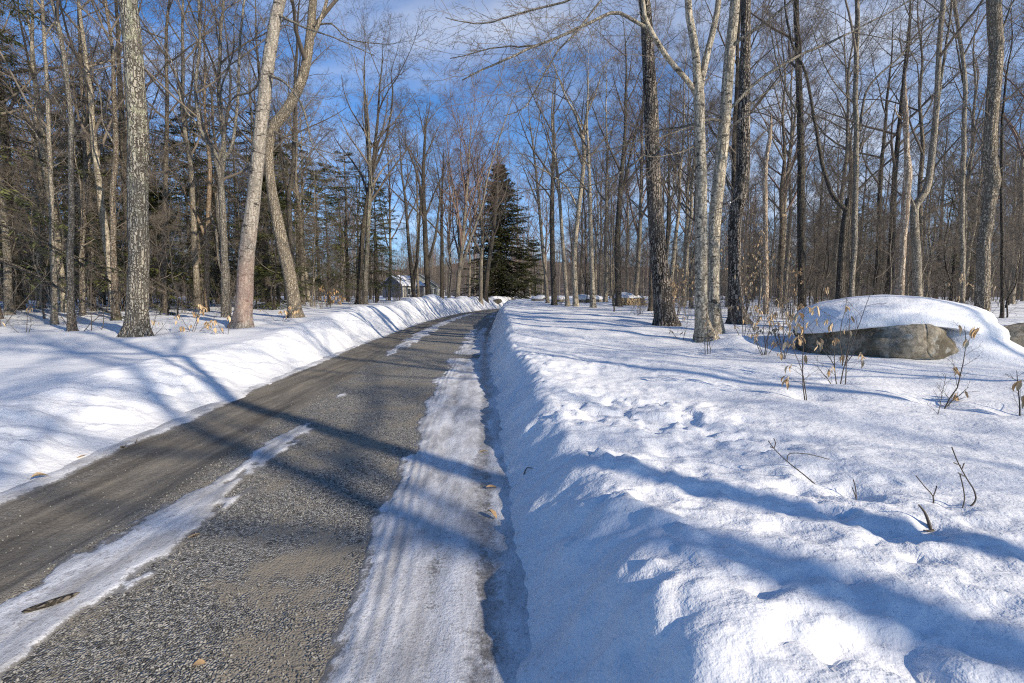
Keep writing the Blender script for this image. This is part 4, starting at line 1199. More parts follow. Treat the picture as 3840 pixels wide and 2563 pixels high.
# --- evergreens
def conifer_parts(seed, Ht, r0, rad, z0, nb, droop, bare, mat, shape, lopside=0.0, blade=1.0):
    rng = np.random.default_rng(seed)
    n = 10
    zz = np.linspace(-0.4, Ht, n)
    P = np.zeros((1, n, 3)); P[0, :, 2] = zz
    P[0, 1:, 0] = np.cumsum(rng.normal(0, 0.03, n - 1)); P[0, 1:, 1] = np.cumsum(rng.normal(0, 0.03, n - 1))
    R = np.maximum(r0 * (1 - np.clip(zz, 0, Ht) / Ht) ** 0.9, 0.012)[None]
    v, q = tubes([(P, R, 9)])
    trunk = mesh_from('trunk', v, q, M['dark'])
    h = z0 + (Ht - z0) * np.sort(rng.random(nb) ** 0.9)
    rel = (h - z0) / (Ht - z0)
    az = np.arange(nb) * 2.4 + rng.normal(0, 0.4, nb)
    lop = 1 + lopside * np.sin(az * 1.0 + rng.random() * 6 + rel * 5) * np.cos(rel * 9 + rng.random() * 6)
    L = rad * (1 - rel) ** shape * rng.uniform(0.55, 1.2, nb) * lop + 0.18
    K = 7
    B = np.empty((nb, K, 3))
    B[:, 0] = np.stack([np.interp(h, zz, P[0, :, 0]), np.interp(h, zz, P[0, :, 1]), h], -1)
    el = np.radians(-8 + 38 * rel) + rng.normal(0, 0.1, nb)
    d = np.stack([np.cos(az) * np.cos(el), np.sin(az) * np.cos(el), np.sin(el)], -1)
    for k in range(1, K):
        B[:, k] = B[:, k - 1] + d * (L / (K - 1))[:, None]
        d = unit(d + rng.normal(0, 0.07, (nb, 3)) + np.array([0, 0, -droop if k < 4 else droop * 0.6]))
    BR = np.maximum((0.012 * L)[:, None] * np.linspace(1, 0.25, K)[None], 0.006)
    bv, bq = tubes([(B, BR, 4)])
    # side sprays, flat to left and right of the branch
    nt_ = 15
    t = (np.arange(nt_)[None] + rng.random((nb, nt_))) / nt_
    t = bare + (1 - bare) * t
    p, _, T = along(B, BR, t)
    side = unit(np.cross(T, np.array([0, 0, 1.0])))
    sg = np.where(np.arange(nt_) % 2 == 0, 1.0, -1.0)[None, :, None]
    dd = unit(T * 0.62 + side * sg * 0.8 + rng.normal(0, 0.14, T.shape) + np.array([0, 0, -0.10]))
    Ls = np.clip((0.34 * L)[:, None] * (1.05 - t) + 0.16, 0.16, 1.1) * rng.uniform(0.7, 1.25, (nb, nt_))
    m = 9
    s = (np.arange(m) + 0.6) / m
    base = p[:, :, None, :] + dd[:, :, None, :] * (Ls[:, :, None] * s)[..., None] + np.array([0, 0, -0.16]) * ((Ls[:, :, None] * s) ** 2)[..., None]
    sg2 = np.where(np.arange(m) % 2 == 0, 1.0, -1.0)[None, None, :, None]
    sd2 = unit(np.cross(dd, np.array([0, 0, 1.0])))[:, :, None, :]
    bd = unit(dd[:, :, None, :] * 0.75 + sd2 * sg2 * 0.66 + rng.normal(0, 0.22, base.shape) + np.array([0, 0, -0.12]))
    bl = (blade * rng.uniform(0.10, 0.26, base.shape[:3]) * (1.1 - 0.5 * s))[..., None]
    wv = unit(np.cross(bd, rng.normal(0, 0.45, base.shape) + np.array([0, 0, 1.0]))) * (blade * rng.uniform(0.014, 0.030, base.shape[:3]))[..., None]
    a0 = base - bd * bl * 0.15; mid = base + bd * bl * 0.45; tip = base + bd * bl
    Q4 = np.stack([a0, mid + wv, tip, mid - wv], axis=-2).reshape(-1, 3)
    fq = np.arange(len(Q4)).reshape(-1, 4)
    crown = mesh_from('crown', np.vstack([bv, Q4]), np.vstack([bq, fq + len(bv)]), [M['dark'], M[mat]], False, None, [0] * len(bq) + [1] * len(fq))
    return [('trunk', trunk), ('crown', crown)]


CON = [conifer_parts(900, 14, 0.19, 3.2, 2.2, 78, 0.13, 0.30, 'needle', 0.42, 0.45),
       conifer_parts(901, 10, 0.12, 2.7, 0.8, 74, 0.15, 0.22, 'needle', 0.50, 0.4),
       conifer_parts(902, 19, 0.32, 6.6, 0.3, 430, 0.09, 0.06, 'spruce', 0.70, 0.16, 2.3),
       conifer_parts(903, 5.5, 0.07, 1.6, 0.25, 62, 0.10, 0.08, 'needle', 0.62, 0.3)]


def place_con(k, x, y, s, label, group=None, name='hemlock_tree'):
    root = thing(name, label, 'tree', (x, y, sh(x, y) - 0.05), rg.uniform(0, 6.28), group, s)
    for nm, me in CON[k]:
        link(nm, me, root)
    occupied.append((x, y))


place_con(2, -1.7, 71, 1.0, 'dense dark green conical evergreen standing alone at the bend', None, 'spruce_tree')
place_con(3, 1.9, 69.5, 1.35, 'small young evergreen at the right foot of the dense conical one', None, 'spruce_tree')
place_con(3, 3.6, 74, 1.6, 'slim young evergreen set back right of the dense conical one', None, 'spruce_tree')
place_con(0, -17.0, 14.0, 1.25, 'big dark hemlock with hanging boughs nearest the left bank')
for (x, y, k, s) in [(-22, 16.5, 1, 1.15), (-24, 21, 0, 1.0), (-19, 22, 1, 1.0), (-27, 26, 0, 1.1), (-22.5, 27.5, 1, 1.1), (-17.5, 27, 1, 1.05), (-15.5, 31, 0, 0.85), (-20, 33, 0, 0.95), (-26, 34, 0, 1.0),
                     (-13.5, 28, 1, 0.9), (-31, 30, 0, 1.1), (-34, 37, 0, 1.0), (-16.5, 38, 1, 1.2), (-23, 41, 0, 1.0), (-29, 44, 0, 1.0), (-12.8, 34, 1, 0.95), (-14.2, 42, 0, 0.9), (-19, 48, 0, 0.95), (-38, 45, 0, 1.0),
                     (-11.3, 40.5, 1, 1.0), (-25, 52, 0, 0.9), (-33, 54, 0, 1.0), (-12.2, 25, 3, 1.2), (-13.0, 47, 1, 1.1), (-17, 24, 3, 1.1), (-28, 21, 1, 1.1), (-33, 25, 0, 1.0)]:
    place_con(k, x, y, s, 'shaggy hemlock with drooping boughs ' + behind(x, y), 'hemlocks among the bare trunks left of the drive')
for (x, y, k, s) in [(38, 42, 0, 0.8), (45, 48, 1, 1.0), (33, 50, 1, 1.0), (50, 41, 0, 0.8), (41, 56, 0, 0.85), (30, 60, 1, 0.8), (52, 56, 0, 0.8), (25, 66, 1, 0.9), (47, 34, 1, 1.0), (44, 62, 0, 0.8), (12, 72, 3, 1.0), (16, 78, 1, 0.6)]:
    place_con(k, x, y, s, 'low dark evergreen in the woods ' + behind(x, y), 'evergreens deep in the woods right of the drive')

# ------------------------------------------------------------------ boulder and stones
def rock_mesh(name, rx, ry, rz, seed, rough, mat, sub=4, flat=1.0):
    bm = bmesh.new()
    bmesh.ops.create_icosphere(bm, subdivisions=sub, radius=1.0)
    for v in bm.verts:
        p = v.co.copy()
        q = p * 1.3 + Vector((seed * 3.1, seed * 1.7, seed * 0.9))
        f = 1 + rough * (mnoise.noise(q) + 0.5 * mnoise.noise(q * 2.3) + 0.28 * mnoise.noise(q * 5.1) + 0.1 * mnoise.noise(q * 12))
        # planes split off the sphere
        for nrm, dd in (((0.7, -0.6, 0.35), 0.86), ((-0.75, -0.5, 0.3), 0.88), ((0.1, -0.95, 0.1), 0.9), ((-0.2, 0.2, 0.95), 0.88)):
            n_ = Vector(nrm).normalized()
            k = p.dot(n_)
            if k > dd:
                p -= n_ * (k - dd) * 0.8
        p *= f
        if p.z < 0: p.z *= flat
        v.co = Vector((p.x * rx, p.y * ry, p.z * rz))
    me = bpy.data.meshes.new(name)
    bm.to_mesh(me); bm.free()
    me.materials.append(mat)
    for pl in me.polygons: pl.use_smooth = True
    return me


bx, by = 7.2, 9.5
bz = sh(6.6, 8.0)
boulder = thing('boulder', 'large rounded granite boulder under a thick cap of snow, beside dry beech saplings', 'boulder', (bx, by, bz))
link('rock', rock_mesh('rock', 1.34, 1.42, 0.84, 2, 0.19, M['rock'], 5), boulder, (0, 0, 0.06))
# snow cap: overhanging pillow with a soft lower lip
bm = bmesh.new()
bmesh.ops.create_icosphere(bm, subdivisions=6, radius=1.0)
for v in bm.verts:
    p = v.co.copy()
    q = Vector((p.x * 1.4, p.y * 1.4, p.z * 1.4))
    f = 1 + 0.06 * mnoise.noise(q * 1.2) + 0.025 * mnoise.noise(q * 3.5) + 0.010 * mnoise.noise(q * 9)
    front = max(0.0, p.x * 0.55 - p.y * 0.2)
    crumble = 0.05 * mnoise.noise(q * 6 + Vector((3, 1, 2))) * smoothstep(0.15, 0.7, front)
    f += float(crumble)
    z = p.z
    if z < 0:
        z *= 0.20 + 2.0 * float(smoothstep(0.15, 0.7, p.x))
    else:
        z = z ** 0.85
    dz = -0.26 * ((p.x * 2.0 + 0.55) / 1.3) ** 2 - 0.10 * max(0.0, -p.y) ** 2
    v.co = Vector((p.x * 1.9 * f, p.y * 1.40 * f, z * 0.44 * f + dz * (1.0 if z <= 0 else 1.0 - 0.62 * min(1.0, z * 1.6))))
me = bpy.data.meshes.new('snow_cap')
bm.to_mesh(me); bm.free(); me.materials.append(M['snow'])
for pl in me.polygons: pl.use_smooth = True
cap = link('snow_cap', me, boulder, (0.45, 0.14, 0.68))
cap['label'] = 'thick rounded cap of snow overhanging the rock'
r2 = tag(link('rock', rock_mesh('rock', 0.75, 0.55, 0.4, 9, 0.16, M['rock'], 4), None, (9.35, 8.75, sh(9.4, 8.7) + 0.05)), 'low mossy rock poking out of the snow at the right foot of the boulder', 'rock')
for j, (x, y, s) in enumerate([(2.6, 50, 0.55), (4.2, 43, 0.6), (5.6, 38, 0.7), (6.9, 40, 0.6), (8.2, 35.5, 0.8), (3.4, 56, 0.6)]):
    rt = thing('field_stone', 'snow capped field stone at the edge of the woods right of the bend', 'stone', (x, y, sh(x, y)), j * 1.3, 'snow capped stones right of the bend')
    link('rock', rock_mesh('rock', s * 1.1, s * 0.8, s * 0.6, 20 + j, 0.18, M['rock'], 3), rt, (0, 0, s * 0.15))
    link('snow_cap', rock_mesh('snow_cap', s * 1.15, s * 0.85, s * 0.42, 30 + j, 0.10, M['snow'], 3), rt, (0, 0, s * 0.52))
for j, (x, y, s) in enumerate([(-1.9, 62.5, 0.5), (-0.5, 64, 0.4)]):
    tag(link('bare_stone', rock_mesh('bare_stone', s * 1.3, s, s * 0.6, 40 + j, 0.18, M['rock'], 3), None, (x, y, sh(x, y) + 0.25)), 'bare grey stone on the snowbank in front of the dense evergreen', 'stone', 'bare stones before the dense evergreen')

# ------------------------------------------------------------------ buildings behind the trees
def box_part(name, x0, x1, y0, y1, z0, z1, mat, parent):
    v = np.array([(x, y, z) for x in (x0, x1) for y in (y0, y1) for z in (z0, z1)], float)
    f = np.array([(0, 1, 3, 2), (4, 6, 7, 5), (0, 4, 5, 1), (2, 3, 7, 6), (0, 2, 6, 4), (1, 5, 7, 3)])
    return link(name, mesh_from(name, v, f, mat, False), parent)


def gable_part(name, x0, x1, y0, y1, z0, zp, mat, parent):
    """triangular prism with its ridge along y"""
    xm = (x0 + x1) / 2
    v = np.array([(x0, y0, z0), (x1, y0, z0), (xm, y0, zp), (x0, y1, z0), (x1, y1, z0), (xm, y1, zp)], float)
    return link(name, mesh_from(name, v, [np.array([(0, 1, 2), (3, 5, 4)]), np.array([(0, 2, 5, 3), (1, 4, 5, 2), (0, 3, 4, 1)])], mat, False), parent)


def slab_part(name, p, q, y0, y1, th, mat, parent):
    """roof slope from eave p=(x,z) to ridge q, th thick"""
    (xa, za), (xb, zb) = p, q
    v = np.array([(xa, y, za) for y in (y0, y1)] + [(xb, y, zb) for y in (y0, y1)] + [(xa, y, za + th) for y in (y0, y1)] + [(xb, y, zb + th) for y in (y0, y1)], float)
    f = np.array([(0, 1, 3, 2), (4, 6, 7, 5), (0, 2, 6, 4), (1, 5, 7, 3), (0, 4, 5, 1), (2, 3, 7, 6)])
    return link(name, mesh_from(name, v, f, mat, False), parent)


shed = thing('shed', 'small grey shed with a snow covered gable roof behind the roadside trees', 'shed', (-19.2, 78, sh(-19, 78) - 0.3), math.radians(-42), None, 0.9)
W, D_, Hh, Hp = 6.2, 4.4, 2.35, 3.9
box_part('wall', -W / 2, W / 2, 0, D_, 0, Hh, M['siding'], shed)
gable_part('gable', -W / 2, W / 2, 0.0, D_, Hh + 0.002, Hp, M['siding'], shed)
for sx_ in (-1, 1):
    rf = slab_part('roof', (sx_ * (W / 2 + 0.35), Hh - 0.14), (0, Hp + 0.04), -0.35, D_ + 0.35, 0.12, M['shingle'], shed)
    slab_part('roof_snow', (sx_ * (W / 2 + 0.28), Hh + 0.02), (0, Hp + 0.165), -0.28, D_ + 0.28, 0.22, M['snow'], rf)
side = box_part('sunlit_side', W / 2 + 0.004, W / 2 + 0.05, 0.05, D_ - 0.05, 0, Hh - 0.1, M['siding_sunlit'], shed)  # added sheet in the lighter colour, painting sunlight on this wall
for yy in (0.9, 2.7):
    wd = box_part('window', W / 2 + 0.055, W / 2 + 0.10, yy, yy + 0.8, 0.8, 2.0, M['trim'], shed)
    box_part('pane', W / 2 + 0.102, W / 2 + 0.112, yy + 0.1, yy + 0.7, 0.9, 1.9, M['glass'], wd)
for yy in (-0.02, D_ - 0.08):
    box_part('corner_board', W / 2 - 0.05, W / 2 + 0.07, yy, yy + 0.1, 0, Hh - 0.15, M['trim'], shed)

house = thing('house', 'grey green two storey house gable half hidden behind roadside trees', 'house', (-18.1, 96, sh(-16, 96) - 0.3), math.radians(4), None, 0.86)
W, D_, Hh, Hp = 7.4, 8.0, 3.0, 5.6
box_part('wall', -W / 2, W / 2, 0, D_, 0, Hh, M['greensiding'], house)
gable_part('gable', -W / 2, W / 2, 0.0, D_, Hh + 0.002, Hp, M['greensiding'], house)
for sx_ in (-1, 1):
    rf = slab_part('roof', (sx_ * (W / 2 + 0.4), Hh - 0.2), (0, Hp + 0.05), -0.4, D_ + 0.4, 0.15, M['shingle'], house)
    slab_part('roof_trim', (sx_ * (W / 2 + 0.4), Hh - 0.34), (0, Hp - 0.09), -0.42, -0.36, 0.13, M['trim'], rf)
for xx in (-0.35, 1.0):
    wd = box_part('window', xx - 0.36, xx + 0.36, -0.05, -0.004, 3.05, 3.75, M['trim'], house)
    box_part('pane', xx - 0.25, xx + 0.25, -0.065, -0.052, 3.16, 3.64, M['glass'], wd)
wd = box_part('window', -2.6, -1.5, -0.05, -0.004, 0.9, 2.4, M['trim'], house)
box_part('pane', -2.5, -1.6, -0.065, -0.052, 1.0, 2.3, M['glass'], wd)
pr = slab_part('porch_roof', (W / 2 + 2.4, 1.75), (0.3, 3.0), -1.8, -0.1, 0.12, M['shingle'], house)
slab_part('porch_trim', (W / 2 + 2.4, 1.62), (0.3, 2.87), -1.86, -1.8, 0.12, M['trim'], pr)
for xx in (1.0, 3.0, 5.6):
    box_part('porch_post', xx, xx + 0.14, -1.7, -1.56, 0, 2.85 - 0.21 * xx, M['trim'], house)

# ------------------------------------------------------------------ firewood
wp = thing('woodpile', 'stack of split firewood with pale cut ends and snow on top', 'woodpile', (7.95, 32.5, sh(7.9, 32.5) - 0.05), math.radians(8), None, 0.8)
a = np.arange(8) * 2 * math.pi / 8
lv = np.concatenate([np.stack([np.cos(a), 0 * a - 0.25, np.sin(a)], -1), np.stack([np.cos(a), 0 * a + 0.25, np.sin(a)], -1)])
lv[:, [0, 2]] *= np.tile(0.9 + 0.2 * np.array([.3, .9, .1, .7, .5, 1, .2, .6]), 2)[:, None]
lq = np.array([(j, j + 8, (j + 1) % 8 + 8, (j + 1) % 8) for j in range(8)])
log_me = mesh_from('log', lv, [lq, np.array([list(range(8)), list(range(15, 7, -1))])], [M['logbark'], M['logend']], False, None, [0] * 8 + [1, 1])
for row in range(6):
    for c_ in range(17 - (row // 2)):
        o = link('log', log_me, wp, ((c_ - 8) * 0.155 + (row % 2) * 0.078 + rg.normal(0, 0.012) + row * 0.02, rg.normal(0, 0.03), 0.08 + row * 0.118 + rg.normal(0, 0.008)))
        o.scale = (rg.uniform(0.062, 0.084), 1, rg.uniform(0.055, 0.075)); o.rotation_euler = (rg.normal(0, 0.04), rg.uniform(0, 6), rg.normal(0, 0.05))
link('snow_cap', rock_mesh('snow_cap', 1.25, 0.34, 0.16, 55, 0.10, M['snow'], 4), wp, (0.05, 0, 0.80))

# ------------------------------------------------------------------ saplings, leaves and twigs
def leaf_mesh(seed):
    rng = np.random.default_rng(seed)
    L = 0.085; n = 6
    s = np.linspace(0, 1, n)
    wdt = 0.019 * np.sin(np.clip(s, 0.02, 0.98) * math.pi) ** 0.75
    curl = rng.uniform(0.2, 0.9)
    vs = []
    for k in range(n):
        y = L * s[k]; z = 0.014 * math.sin(s[k] * 2.2 + seed)
        f = 0.6 + curl * s[k]
        vs += [(-wdt[k] * math.cos(f), y, z + wdt[k] * math.sin(f)), (0, y, z), (wdt[k] * math.cos(f * 0.8), y, z + wdt[k] * math.sin(f * 0.8))]
    q = []
    for k in range(n - 1):
        for j in (0, 1):
            q.append((3 * k + j, 3 * k + j + 1, 3 * k + j + 4, 3 * k + j + 3))
    return mesh_from('leaf', np.array(vs), np.array(q), M['leaf'], True)


LEAF = [leaf_mesh(k) for k in range(5)]


def sapling(label, x, y, stems, n_leaf, seed, group=None, name='beech_sapling', separate=True, twig='twigdark', leaf_scale=1.12, rbase=0.0085, jit=0.10, lean=None):
    rng = np.random.default_rng(seed)
    z = float(snow_h(np.array([x]), np.array([y]))[0])
    root = thing(name, label, 'sapling' if 'twig' not in name else 'twig', (x, y, z), 0, group)
    st = []
    for (dx, dy, hgt) in stems:
        K = 9
        d = unit(np.array([[dx, dy, hgt]]))[0]
        p = np.zeros((K, 3)); p[0] = (rng.normal(0, 0.02), rng.normal(0, 0.02), -0.12)
        ln = math.sqrt(dx * dx + dy * dy + hgt * hgt) + 0.12
        for k in range(1, K):
            p[k] = p[k - 1] + d * ln / (K - 1)
            d = unit((d + rng.normal(0, jit, 3) + np.array([0, 0, 0.02]))[None])[0]
        st.append(p)
    S_ = np.array(st); SR = np.maximum(rbase * np.linspace(1, 0.3, 9), 0.0022)[None].repeat(len(st), 0)
    v, q = tubes([(S_, SR, 6)])
    link('stem', mesh_from('stem', v, q, M[twig]), root)
    B, BR = sprout(rng, S_, SR, 9, 0.22, 0.98, 0.85, 0.36, 6, 0.11, 0.0, 0.6, 0.0021, 0.01, 0.5)
    T, TR = sprout(rng, B, BR, 3, 0.25, 0.95, 0.75, 0.45, 4, 0.10, 0.0, 0.7, 0.0015, 0.01, 0.4)
    v, q = tubes([(B, BR, 4), (T, TR, 3)])
    link('crown', mesh_from('crown', v, q, M[twig]), root)
    if n_leaf:
        ends = np.concatenate([B[:, 2:].reshape(-1, 3), T[:, 1:].reshape(-1, 3)])
        lowz = ends[:, 2] > 0.10
        ends = ends[lowz]
        cl = ends[rng.choice(len(ends), max(3, n_leaf // 3), replace=False)] if len(ends) > n_leaf else ends
        vs, qs, off = [], [], 0
        for j in range(n_leaf):
            p = cl[rng.integers(len(cl))] + rng.normal(0, 0.012, 3)
            rot = Matrix.Rotation(rng.uniform(0, 6.28), 4, 'Z') @ Matrix.Rotation(math.radians(rng.uniform(-88, -45)), 4, 'X') @ Matrix.Rotation(rng.uniform(-0.6, 0.6), 4, 'Y')
            s = rng.uniform(0.7, 1.25) * leaf_scale
            me = LEAF[int(rng.integers(5))]
            if separate:
                o = link('leaf', me, root)
                o.matrix_local = Matrix.Translation(Vector(p)) @ rot @ Matrix.Scale(s, 4)
            else:
                co = np.empty(len(me.vertices) * 3, np.float32); me.vertices.foreach_get('co', co); co = co.reshape(-1, 3)
                mat = np.array(rot.to_3x3())
                vs.append((co * s) @ mat.T + p)
                li = np.array([pl.vertices[:] for pl in me.polygons]); qs.append(li + off); off += len(co)
        if not separate:
            tag(link('leaves', mesh_from('leaves', np.concatenate(vs), np.concatenate(qs), M['leaf']), root), kind='stuff')
    return root


sapling('two stemmed beech sapling hung with tan dry leaves, before the left end of the boulder', 3.57, 5.72, [(-0.30, 0.1, 1.15), (-0.10, 0.1, 0.75)], 52, 1)
sapling('upright many stemmed beech sapling with few dry leaves, rooted before the rock face', 4.46, 6.5, [(0.02, 0, 1.35), (0.16, 0.1, 1.0), (-0.18, 0, 1.0), (-0.42, -0.15, 0.42)], 28, 2)
sapling('single beech sapling in a snow hollow, curled orange leaves, before the snow cap', 4.83, 5.45, [(0.33, 0.05, 0.95), (0.25, -0.05, 0.35)], 22, 3, leaf_scale=1.15)
sapling('bent beech sapling with curled leaves in a hollow, right of the single one', 5.40, 5.0, [(0.25, 0.1, 0.75), (-0.2, 0.1, 0.5)], 14, 4, leaf_scale=1.5)
sapling('lone thin leafless shoot standing in snow near the single beech sapling', 4.33, 4.85, [(0.06, 0, 0.42)], 0, 5, name='bare_shoot', rbase=0.004, jit=0.04)
sapling('leafy beech sapling between the boulder and the pale beeches', 4.75, 8.4, [(0.1, 0, 1.4), (-0.25, 0.1, 1.0), (0.3, 0.1, 0.9)], 46, 6)
sapling('dense knot of dry leaved beech shoots by the dark bending trunk', 5.3, 11.0, [(0.1, 0, 1.2), (-0.35, 0.1, 0.9), (0.4, 0.1, 0.8), (0, 0.2, 1.5)], 60, 7)
sapling('tall thin beech sapling in front of the swollen footed beech', 3.85, 9.4, [(0.05, 0, 1.0), (0.25, 0.1, 0.7), (-0.3, -0.2, 0.3)], 10, 8)
sapling('spreading leafless sapling in snow right of the swollen footed beech', 4.9, 9.3, [(0.3, 0, 0.9), (-0.35, 0, 0.6), (0.1, 0.2, 1.1)], 12, 9)
sapling('low sapling with a withered leaf before the massive dark trunk', 4.1, 11.6, [(0.2, 0, 0.6), (-0.25, 0.1, 0.4)], 6, 10)
sapling('leafy beech shoots at the left foot of the boulder', 4.9, 9.3, [(0.0, 0, 0.8), (-0.3, 0, 0.6), (0.3, 0, 0.7)], 34, 11)
sapling('slim leafy beech whip between the pale beeches and the dark bending trunk', 6.4, 12.6, [(0.1, 0, 1.5), (-0.4, 0.1, 1.1), (0.4, 0.1, 1.0)], 40, 21, leaf_scale=1.3)
sapling('loose clump of beech whips with tan leaves before the nearly black trunk', 8.6, 13.6, [(0.1, 0, 1.4), (-0.5, 0.1, 1.0), (0.5, 0.1, 1.2), (0.0, 0.2, 0.8)], 50, 22, leaf_scale=1.4)
sapling('arching leafless beech whip left of the boulder', 5.2, 7.6, [(-0.6, 0.1, 0.8), (0.1, 0.1, 1.2), (0.5, 0.0, 0.6)], 14, 23)
sapling('knee high leafy shoot on the slope before the pale beeches', 5.8, 10.4, [(0.2, 0, 0.7), (-0.3, 0, 0.8), (0.0, 0.1, 1.1)], 36, 24, leaf_scale=1.25)
# left of the drive
sapling('low bush with bright tan leaves just right of the broad lichened trunk', -8.35, 12.6, [(0.25, 0, 0.7), (-0.25, 0, 0.6), (0.5, 0.2, 0.45), (0.1, 0.1, 0.8)], 60, 12, leaf_scale=1.5)
sapling('leafless twiggy bush at the right foot of the broad lichened trunk', -8.75, 11.6, [(0.2, 0, 0.8), (-0.2, 0, 0.7), (0.4, 0, 0.5)], 8, 13, leaf_scale=1.3)
sapling('small bush with russet leaves before the leaning beech', -7.2, 12.2, [(-0.25, 0, 0.45), (0.1, 0, 0.5), (-0.5, 0, 0.25)], 16, 14, leaf_scale=1.4)
sapling('sprawling leafless sprig on the open snow far left', -12.2, 12.1, [(-0.6, 0, 0.5), (0.4, 0, 0.4), (0.1, 0, 0.7)], 4, 15, leaf_scale=1.4)
sapling('tuft of tan leaves left of the broad lichened trunk', -10.6, 13.8, [(0.1, 0, 0.5), (-0.2, 0, 0.45)], 22, 16, leaf_scale=1.5)
sapling('low leafy shoots between the leaning beech and the crooked tree', -7.5, 15.6, [(0.3, 0, 0.6), (-0.3, 0, 0.5), (0.6, 0, 0.4)], 40, 17, leaf_scale=1.5)
sapling('orange leaved bush beside the trunks near the shed', -11.9, 31, [(0.3, 0, 1.3), (-0.3, 0, 1.2), (0.8, 0, 0.9)], 120, 18, separate=False, leaf_scale=2.2, rbase=0.012)
# tall leaf holding saplings in the right hand woods
for j, (x, y, hh, nl, lb) in enumerate([(8.3, 17.2, 3.6, 520, 'tall young beech full of pale brown leaves behind the dark bending trunk'), (6.3, 18.4, 2.2, 520, 'bushy young beech thick with brown leaves behind the pale beeches'),
                                       (9.7, 16.8, 2.4, 160, 'young beech with scattered leaves left of the nearly black trunk'), (12.8, 13.6, 1.8, 80, 'thin leafy beech shoot behind the snow cap of the boulder'),
                                       (15.5, 13.5, 1.9, 70, 'thin leafy beech shoot beside the thick bulging trunk')]):
    sapling(lb, x, y, [(0.2, 0, hh), (-0.5, 0.1, hh * 0.8), (0.6, 0.2, hh * 0.7), (0.1, 0.4, hh * 0.9), (-0.3, 0.3, hh * 0.5)], nl, 30 + j, separate=False, leaf_scale=1.12, rbase=0.016)

# bare brush: thin shoots in the snow along the edge of the woods
brush_me = []
for j in range(5):
    rng = np.random.default_rng(70 + j)
    n = 4 + j
    K = 7
    S_ = np.zeros((n, K, 3)); d = unit(np.stack([rng.normal(0, 0.35, n), rng.normal(0, 0.35, n), np.ones(n)], -1)); L = rng.uniform(0.5, 1.5, n)
    S_[:, 0] = np.stack([rng.normal(0, 0.12, n), rng.normal(0, 0.12, n), np.full(n, -0.1)], -1)
    for k in range(1, K):
        S_[:, k] = S_[:, k - 1] + d * (L / (K - 1))[:, None]; d = unit(d + rng.normal(0, 0.12, (n, 3)))
    SR = np.maximum(0.006 * np.linspace(1, 0.35, K), 0.003)[None].repeat(n, 0)
    B, BR = sprout(rng, S_, SR, 7, 0.2, 0.98, 0.8, 0.35, 5, 0.12, 0.02, 0.6, 0.0026, 0.01)
    T, TR = sprout(rng, B, BR, 3, 0.2, 0.95, 0.75, 0.45, 3, 0.1, 0.0, 0.7, 0.002, 0.01)
    v, q = tubes([(S_, SR, 5), (B, BR, 3), (T, TR, 3)])
    brush_me.append(mesh_from('stems', v, q, M['twigdark' if j % 2 else 'twig']))
cnt_b = 0; tries = 0
while cnt_b < 280 and tries < 6000:
    tries += 1
    y = 11 + 44 * rg.random() ** 0.8; x = rg.uniform(-1.1 * y, 1.1 * y)
    L, R_ = float(xl(y)), float(xr(y))
    g = (L - x) if x < 0 else (x - R_)
    lim = np.interp(y, [11, 18, 30, 46], [6.5, 4.5, 3.0, 2.5])
    if g < lim or (3 < x < 5.5 and y < 14) or (4.4 < x < 10.5 and 6 < y < 12): continue
    cnt_b += 1
    sd = 'left' if x < 0 else 'right'
    bt = thing('bare_shrub', 'bare twiggy shrub in the snow ' + behind(x, y), 'shrub', (x, y, sh(x, y)), rg.uniform(0, 6.28), 'bare shrubs %s of the drive' % sd, rg.uniform(0.6, 1.7) * (1 + 0.01 * y))
    link('stems', brush_me[int(rg.integers(5))], bt)

# twigs poking from the near snow, right of the drive
def twig_object(name, label, polys, r, cat='twig', mat='twigdark', group=None):
    p0 = np.array(polys[0][0], float)
    z0 = float(snow_h(p0[None, 0], p0[None, 1])[0])
    root = thing(name, label, cat, (p0[0], p0[1], z0), 0, group)
    for j, pl in enumerate(polys):
        rows = [(a_ - p0[0], b_ - p0[1], c_ - 0.0, r * (0.62 if j else 1.0) * (1 - 0.6 * k / max(1, len(pl) - 1))) for k, (a_, b_, c_) in enumerate(pl)]
        l = crspline(rows, 0.02)
        v, q = tubes([(l[None, :, :3], l[None, :, 3], 6)])
        link('stem' if j == 0 else 'side_shoot', mesh_from('stem' if j == 0 else 'side_shoot', v, q, M[mat]), root)
    return root


